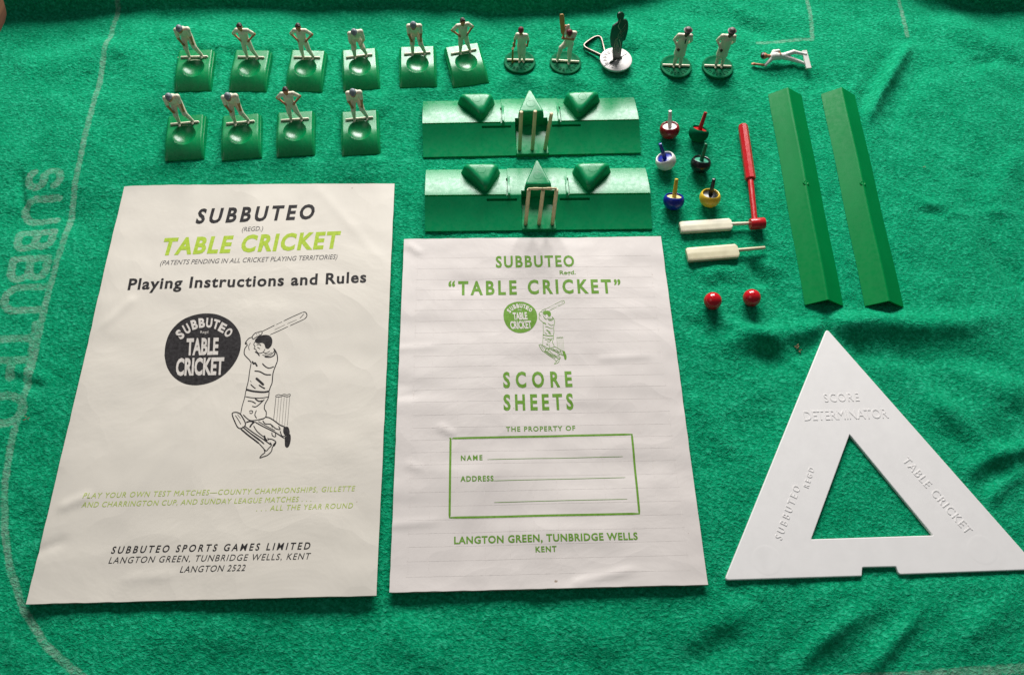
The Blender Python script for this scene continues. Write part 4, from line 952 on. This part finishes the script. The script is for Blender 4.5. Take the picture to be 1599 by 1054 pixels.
# slot line
g = MB(); g.tube(sA - wo + Vector((0, 0, .005)), sB - wo + Vector((0, 0, .005)), .018, n=6); g.build('slot', M['cap'], root)
LP = smooth_line([(395, 640), (372, 540), (345, 440), (318, 412), (285, 408), (235, 425), (165, 470), (118, 508), (106, 528), (118, 552), (160, 578), (250, 620), (360, 672)], 4)
lp = [P(900 + p[0] / 8.78, 10 + p[1] / 8.78, .35) - wo for p in LP]; m_ = MB(); ring = []
for i, p in enumerate(lp):
    t = (lp[min(i + 1, len(lp) - 1)] - lp[max(i - 1, 0)]); t.z = 0; t.normalize(); s_v = Vector((-t.y, t.x, 0))
    ring.append([p + s_v * .028, p - s_v * .028, p - s_v * .028 - Vector((0, 0, .22)), p + s_v * .028 - Vector((0, 0, .22))])
m_.rings(ring); o = m_.build('wire_loop', M['wire'], root, smooth=False)

# ------------------------------------------------------------------ fallen player (its foot bar stands on edge)
fa = P(1264, 89, .3); fh = P(1196, 88, .3); d = fa - fh; ang = math.atan2(d.y, d.x)
root = thing('toy_fielder', (fa.x, fa.y, 0), 0, 'dark haired cricketer lying on its side on the felt with one arm reaching out', 'toy cricketer')
def L(u, v, z): return tuple(P(u, v, z) - Vector((fa.x, fa.y, 0)))
hd = L(1193.5, 88, .45)
def cr_(u, v): return (1000 + u / 5.33, 10 + v / 5.33)
pts = dict(pel=L(*cr_(1175, 418), .38), che=L(*cr_(1112, 418), .42), s0=L(*cr_(1085, 445), .32), s1=L(*cr_(1110, 382), .55), e0=L(*cr_(1040, 492), .16), h0=L(*cr_(945, 482), .14), e1=L(*cr_(1150, 372), .62), h1=L(*cr_(1165, 405), .55),
           k0=L(*cr_(1270, 445), .24), f0=L(*cr_(1370, 478), .2), k1=L(*cr_(1275, 382), .5), f1=L(*cr_(1375, 402), .45))
pl = [cap_(pts['pel'], pts['che'], .19, .24, 0), cap_(pts['s0'], pts['s1'], .13, .13, 0), cap_(pts['che'], hd, .09, .1, 1), ball(hd, .185, 1), cap_((hd[0] + .02, hd[1] - .16, hd[2]), (hd[0] + .04, hd[1] - .17, hd[2] - .03), .03, .03, 1),
      cap_(pts['s0'], pts['e0'], .12, .095, 0), cap_(pts['e0'], pts['h0'], .075, .06, 1), ball(pts['h0'], .085, 1), cap_(pts['s1'], pts['e1'], .11, .09, 0), cap_(pts['e1'], pts['h1'], .07, .055, 1), ball(pts['h1'], .06, 1),
      cap_(pts['pel'], pts['k0'], .17, .13, 0), cap_(pts['k0'], pts['f0'], .125, .085, 0), cap_(pts['pel'], pts['k1'], .16, .125, 0), cap_(pts['k1'], pts['f1'], .12, .085, 0), ball(pts['f0'], .1, 0), ball(pts['f1'], .1, 0)]
hv = Vector(pts['h0']); dv = (hv - Vector(pts['e0'])).normalized(); sd = Vector((-dv.y, dv.x, 0))
for j in range(4): b0 = hv + dv * .05 + sd * (.04 * (j - 1.5)); pl.append(cap_(tuple(b0), tuple(b0 + dv * .09), .024, .02, 1))
b0 = hv + sd * .07; pl.append(cap_(tuple(b0), tuple(b0 + sd * .04 + dv * .05), .024, .02, 1))
V_, F_, mi = sdf_mesh(pl); o = mesh_obj('person', V_, F_, None, root, mats=[M['white'], M['skin']], midx=mi)
hc = [cap_((hd[0] - .05, hd[1] + .06, hd[2] + .02), (hd[0] - .09, hd[1] - .03, hd[2] + .02), .16, .15, 0)]
V_, F_, mi = sdf_mesh(hc, .03); mesh_obj('hair', V_, F_, M['hair'], o)
q4 = [L(*cr_(1357, 345), .78), L(*cr_(1396, 343), .78), L(*cr_(1434, 490), .5), L(*cr_(1393, 492), .5)]
m_ = MB(); dn = Vector((0, 0, -.10)); m_.rings([[Vector(p) + dn for p in (q4[3], q4[2], q4[1], q4[0])], [Vector(p) for p in (q4[3], q4[2], q4[1], q4[0])]])
lo = min(Vector(p).z for p in q4) - .1
for k_ in (0, 1): pass
o = m_.build('foot_bar', M['white'], root, smooth=False); o.location.z = -.22 * U

# ------------------------------------------------------------------ wicket bases
def hf_mesh(name, hfun, xs_, ys_, mat, skirt=0.0):
    X, Y = np.meshgrid(xs_, ys_); Z = hfun(X, Y); top = np.stack([X, Y, Z], -1).reshape(-1, 3); n = len(top); ii = np.arange(n).reshape(len(ys_), len(xs_))
    F = np.stack([ii[:-1, :-1], ii[:-1, 1:], ii[1:, 1:], ii[1:, :-1]], -1).reshape(-1, 4).tolist()
    bd = list(ii[0, :]) + list(ii[1:, -1]) + list(ii[-1, -2::-1]) + list(ii[-2:0:-1, 0]); m_ = len(bd)
    bt = np.array([[top[b_][0], top[b_][1], 0] for b_ in bd]); sk = [(bd[(i + 1) % m_], bd[i], n + i, n + (i + 1) % m_) for i in range(m_)]
    o = mesh_obj(name, np.vstack([top, bt]), F + sk, mat); autosmooth(o, 28); me = o.data; bpy.data.objects.remove(o); return me
WL, WD = 6.05, 3.85
def wz(x, y):
    ax_ = np.abs(x)
    front = .10 + .68 * np.clip(y / 1.78, 0, 1) - .07 * np.sin(np.pi * np.clip(y / 1.78, 0, 1))
    rear = .78 - .40 * np.clip((y - 1.78) / (WD - 1.78), 0, 1) ** 1.7
    z = np.where(y < 1.78, front, rear)
    out = ax_ > 1.62
    z = np.where(out & (y > 1.80), z - .07, z)
    z = np.where(out & (y > 1.74) & (y < 1.86), z - .17, z)                        # groove along the step
    z = np.where((np.abs(ax_ - 1.66) < .035) & (y > 1.86) & (y < 3.0), z - .10, z)
    fin = (np.abs(ax_ - 1.56) < .06) & (y > 1.7); z = np.where(fin, z + .12 * (1 - sst(1.9, 3.3, y)), z)
    z = np.where((ax_ > 1.15) & (ax_ < 2.75) & (y > 1.50) & (y < 1.60), z - .22, z)  # slit
    rec = (ax_ < .90) & (y < 2.05); z = np.where(rec, .20, z)
    return z
xs_ = np.unique(np.concatenate([np.linspace(-WL, WL, 90)] + [s * np.array([.89, .91, 1.14, 1.16, 1.49, 1.51, 1.56, 1.61, 1.63, 1.65, 1.69, 1.70, 2.74, 2.76]) for s in (-1, 1)]))
ys_ = np.unique(np.concatenate([np.linspace(0, WD, 50), [1.49, 1.51, 1.59, 1.61, 1.73, 1.75, 1.78, 1.79, 1.81, 1.85, 1.87, 2.04, 2.06]]))
WB = hf_mesh('wicket_plate', wz, xs_, ys_, M['wicket'])
def block_mesh(poly, z0, z1_, r, bev, ins):
    g = MB(); g.rprism(poly, r, z0, z1_, bev, ins); o = g.build('block', M['wicket']); autosmooth(o, 24); me = o.data; bpy.data.objects.remove(o); return me
BL_ = block_mesh([(-2.70, 1.66), (-1.80, 3.72), (-4.28, 3.72)], .35, 1.24, [.6, .5, .5], .27, .10)
BR_ = block_mesh([(2.60, 1.66), (4.24, 3.72), (1.76, 3.72)], .35, 1.24, [.6, .5, .5], .27, .10)
BC_ = block_mesh([(-.86, 2.02), (.86, 2.02), (.0, 4.15)], .2, 1.18, [.22, .22, .36], .10, .09)
g = MB(); g.lathe([(.26, -.01), (.26, .006), (.24, .008), (.225, -.004), (.02, -.004)], 24); _o = g.build('round_mark', M['wicket']); autosmooth(_o, 10); MK = _o.data; bpy.data.objects.remove(_o)
g = MB(); g.tube((0, 0, 0), (0, 0, 2.85), .105, .095, n=12, bev=.02); _o = g.build('stump', M['stump']); autosmooth(_o, 40); STM = _o.data; bpy.data.objects.remove(_o)
g = MB(); g.prism(round_poly([(-.89, -.06), (.89, -.06), (.89, 2.0), (-.89, 2.0)], .1), .0, .235, bev=.05); _o = g.build('front_tray', M['wicket']); autosmooth(_o, 30); TRAY = _o.data; bpy.data.objects.remove(_o)
g = MB()
for x in (-.34, .34):
    g.tube((x - .37, 0, 0), (x + .36, 0, 0), .055, n=10, bev=.01); g.tube((x - .14, 0, 0), (x + .14, 0, 0), .07, n=10, bev=.02)
for i, (a, b_, lab, bails) in enumerate([((660.8, 247.5), (1000.5, 240.5), 'green wicket base with three loose leaning stumps and no bails, the farther one', 0), ((663.8, 363), (1018, 359), 'green wicket base whose three stumps carry bails, nearer the score pad', 1)]):
    A = P(*a); B_ = P(*b_); d = B_ - A; c = (A + B_) / 2; root = thing('wicket_base', (c.x, c.y, 0), math.atan2(d.y, d.x), lab, 'wicket base', 'green wicket bases'); sc = d.length / (2 * WL)
    k = inst('wicket_plate', WB, root); k.scale = (sc, 1, 1)
    inst('front_tray', TRAY, root)
    for bm_, mx_, my_ in ((BL_, -2.98, 3.12), (BR_, 2.92, 3.12), (BC_, 0, 2.72)):
        o = inst('block', bm_, root); inst('round_mark', MK, o, (mx_, my_, 1.24 if bm_ is not BC_ else 1.18)); o.children[0].scale = (1, 1, 1)
    o = inst('round_mark', MK, root, (0, 1.15, .228))
    tl = [(0.03, .0), (.04, .01), (-.02, .06)] if i == 0 else [(.01, .02), (0, .02), (0, .01)]
    for j, x in enumerate((-.70, 0, .70)):
        inst('stump', STM, root, (x, .30, .22), (tl[j][0] * -1, tl[j][1], 0))
    if bails:
        o = g.build('bails', M['stump'], root); autosmooth(o, 40); o.location = Vector((.03, .34, 3.12)) * U

# ------------------------------------------------------------------ spinning tops
TOPS = [((1045.6, 203), 'darkred', 'white', 'white', (1046.5, 174), 'spinning top with a dark red cup and white peg'), ((1091, 208), 'disc', 'red', 'red', (1103, 173), 'green spinning top with a red face and red peg leaning right'),
        ((1039.5, 251.5), 'white', 'blue', 'blue', (1030, 223), 'spinning top with a white cup and blue peg leaning left'), ((1094, 256), 'black', 'palegreen', 'midgreen', (1103, 223.5), 'black spinning top with a pale green face and green peg'),
        ((1052, 313.5), 'blue', 'paleyellow', 'yellow', (1057, 276), 'blue spinning top with a yellow face and yellow peg'), ((1108.6, 309), 'yellow', 'black', 'black', (1115, 280), 'yellow spinning top with a black face and black peg')]
for (u, v), cup, fc, pg, tip, lab in TOPS:
    R = .56; c = P(u, v, .5); root = thing('spinning_top', (c.x, c.y, max(0, cz(c.x, c.y))), 0, lab + '', 'spinning top', 'small two coloured spinning tops')
    # tilt so that the peg tip falls where it should
    tp = P(tip[0], tip[1], 1.62); ax_ = (tp - Vector((c.x, c.y, .5))); ax_.normalize(); rot = Vector((0, 0, 1)).rotation_difference(ax_).to_euler()
    g = MB(); pr = []
    for i in range(13):
        a_ = -math.pi / 2 + (math.pi / 2 + .56) * i / 12; pr.append((max(R * math.cos(a_) * 1.0, .01), .5 + R * .9 * math.sin(a_)))
    zt_ = pr[-1][1]; rt = pr[-1][0]; pr += [(rt - .025, zt_ + .014), (rt - .05, zt_ + .006), (rt - .07, zt_ - .03), (rt - .08, zt_ - .13), (.02, zt_ - .13)]
    g.lathe(pr, 36); o = g.build('cup', M[cup], root); o.location = Vector((0, 0, .0)); autosmooth(o, 35)
    f = MB(); f.lathe([(rt - .085, zt_ - .135), (rt - .088, zt_ - .085), (rt - .11, zt_ - .07), (.02, zt_ - .07)], 32); o2_ = f.build('face_disc', M[fc], root); autosmooth(o2_, 35)
    h = MB(); h.tube((0, 0, zt_ - .1), (0, 0, zt_ + .93), .12, .092, n=12, bev=.02); o3 = h.build('peg', M[pg], root); autosmooth(o3, 40)
    piv = Vector((0, 0, .5)) * U; Rm = rot.to_matrix().to_4x4(); Mx = Matrix.Translation(piv) @ Rm @ Matrix.Translation(-piv)
    for q_ in (o, o2_, o3): q_.matrix_local = Mx

# ------------------------------------------------------------------ red mallet, bats, balls
a = P(1160, 197, .35); b_ = P(1172, 281, .35); c = P(1178.5, 344, .35); org = (a.x, a.y, 0)
root = thing('red_mallet', (a.x, a.y, 0), 0, 'red plastic mallet with an eight sided handle and a thin shaft', 'mallet'); O = Vector(org)
d = (b_ - a).normalized(); g = MB(); g.tube(a - O, b_ - O, .27, .28, n=8, bev=.05, rot=math.pi / 8); autosmooth(g.build('handle', M['red'], root, smooth=False), 20)
g = MB(); g.tube(b_ - O - d * .1, c - O, .165, .15, n=16); autosmooth(g.build('shaft', M['red'], root), 40)
g = MB(); p0 = P(1171, 350.5, .40); p1 = P(1194, 348.5, .40); g.tube(p0 - O, p1 - O, .30, .30, n=20, bev=.05); autosmooth(g.build('head', M['darkred'] if False else M['red'], root), 40)

def bat(quad, h0, h1, mat, lab, z=.34, th=.24):
    Q = [P(u, v, z) for u, v in quad]; O = Vector(((Q[0].x + Q[2].x) / 2, (Q[0].y + Q[2].y) / 2, 0))
    root = thing('cricket_bat', tuple(O), 0, lab, 'toy bat', 'loose cream toy cricket bats')
    ex = ((Q[1] + Q[2]) - (Q[0] + Q[3])) / 2; Lb = ex.length; ex.normalize(); ey = Vector((-ex.y, ex.x, 0)); w = ((Q[0] - Q[3]).length + (Q[1] - Q[2]).length) / 2 * .97
    c0 = (Q[0] + Q[3]) / 2 - O; nx_, ny_ = 30, 12; rows = []
    V_, F_ = [], []
    for i in range(nx_ + 1):
        s = i / nx_; wd = w / 2 * (1 - .12 * (1 - sst(0, .04, s))) * (1 - .30 * sst(.975, 1, s)); ring = []
        for j in range(ny_ + 1):
            t = -1 + 2 * j / ny_; zz = z - .05 * abs(t) ** 1.5 * 0 - .045 * (1 - sst(0, .03, s)) + .035 * (1 - abs(t)) * (1 - s * .6)
            if abs(t) == 1: zz -= .03
            ring.append(c0 + ex * (Lb * s) + ey * (wd * t) + Vector((0, 0, zz - z)))
        for j in range(ny_, -1, -1):
            t = -1 + 2 * j / ny_; ring.append(c0 + ex * (Lb * s) + ey * (wd * t * .94) + Vector((0, 0, -th)))
        rows.append(ring)
    g = MB(); g.rings(rows); o = g.build('blade', mat, root); autosmooth(o, 30)
    g = MB(); A = P(*h0, z - .06) - O; B = P(*h1, z - .06) - O; g.tube(A - ex * .12, B, .095, .085, n=12, bev=.02); autosmooth(g.build('handle', mat, root), 40)
bat([(1061, 345), (1142, 340.5), (1144, 356.5), (1064, 363)], (1145, 350), (1171, 348.8), M['bat'], 'ivory toy bat whose handle end touches the red mallet head')
bat([(1071, 386.5), (1151.5, 380), (1155, 401), (1075.5, 407.5)], (1156, 390.5), (1194.5, 387), M['bat2'], 'yellowed toy bat below the first, its handle lying free')
for u, v, lab in [(1113, 470, 'glossy red ball, the left one'), (1174, 465.2, 'glossy red ball, the right one, nearer the green strips')]:
    c = P(u, v, .44); z0 = cz(c.x, c.y); g = MB(); g.add(*uv((0, 0, .44), .44, 28, 48)); g.tube((.0, 0, .86), (.0, 0, .883), .03, n=10)
    o = g.build('toy_ball', M['redball'], loc=(c.x, c.y, max(z0, 0))); tag(o, lab.replace('ball, the', 'ball on the felt under the bats, the'), 'ball', 'red toy balls')

# ------------------------------------------------------------------ green angle strips
RH = .62
for nm, lf, lr, rf, rr_, hole in [('left', (1257, 477), (1199, 149.8), (1315.5, 478), (1252, 149), (1260.8, 285.7)), ('right', (1350.8, 480.5), (1281.7, 149), (1409.6, 478.5), (1334.8, 149), (1349.6, 286.5))]:
    a = P(*lf); b_ = P(*lr); c = P(*rf); d = P(*rr_); O = (a + b_ + c + d) / 4; O.z = 0; ex = ((b_ + d) - (a + c)); Ln = ex.length / 4; ex.normalize()
    rz = math.atan2(ex.y, ex.x) - math.pi / 2; w = ((c - a).length + (d - b_).length) / 4
    root = thing('angle_strip', tuple(O), rz, 'long green folded plastic strip, the %s one of the pair%s' % (nm, ', nearer the mallet' if nm == 'left' else ''), 'strip', 'green folded plastic strips')
    th = .07; n_ = 40; rings = []
    for i in range(n_ + 1):
        y = -Ln / 1 + 2 * Ln * i / n_; y = y / 1.0; bend = .015 * math.sin(i * .3) + .0
        prof = [(-w, .0 + .03), (-w * .5, RH * .5 + .02), (-.10, RH - .05), (-.04, RH - .005), (.04, RH - .005), (.10, RH - .05), (w * .5, RH * .5 + .02), (w, .03), (w - .07, -.0), (w * .5 - .06, RH * .5 - .04), (0, RH - .09), (-w * .5 + .06, RH * .5 - .04), (-w + .07, 0)]
        rings.append([(x + bend, y * .5 if False else y, z + .01) for x, z in prof])
    g = MB(); g.rings(rings, True, True); g.v = [(p[0], p[1] / 1, p[2]) for p in g.v]
    o = g.build('folded_plate', M['strip'], root); autosmooth(o, 60)
    hp = P(*hole, RH * .98) - O; ca, sa = math.cos(-rz), math.sin(-rz); hx, hy = hp.x * ca - hp.y * sa, hp.x * sa + hp.y * ca
    g = MB(); n = 20; g.rings([[(0 + r * math.cos(2 * math.pi * j / n), hy + r * math.sin(2 * math.pi * j / n), z) for j in range(n)] for r, z in ((.16, RH - .07), (.15, RH + .01), (.11, RH + .02), (.08, RH - .0), (.03, RH - .03))]); autosmooth(g.build('peg_hole', M['strip'], root), 50)

# ------------------------------------------------------------------ lint
mt, nt, b = nmat('lint'); b.inputs['Base Color'].default_value = (.35, .2, .12, 1); b.inputs['Roughness'].default_value = 1
m_ = MB(); random.seed(3)
for u, v in [(1247, 543), (1250, 546), (1244, 541), (42, 652), (1442, 262)]:
    c = P(u, v); z = cz(c.x, c.y) + .05
    for k_ in range(4):
        a = Vector((c.x + random.uniform(-.08, .08), c.y + random.uniform(-.08, .08), z + random.uniform(0, .05))); b2 = a + Vector((random.uniform(-.12, .12), random.uniform(-.12, .12), random.uniform(-.03, .05))); m_.tube(a, b2, .018, n=5)
o = m_.build('lint', mt); tag(o, 'tiny brown specks of lint caught in the green felt', 'lint', kind='stuff')
print('tris', sum(len(p.vertices) - 2 for o in bpy.data.objects if o.type == 'MESH' for p in o.data.polygons))
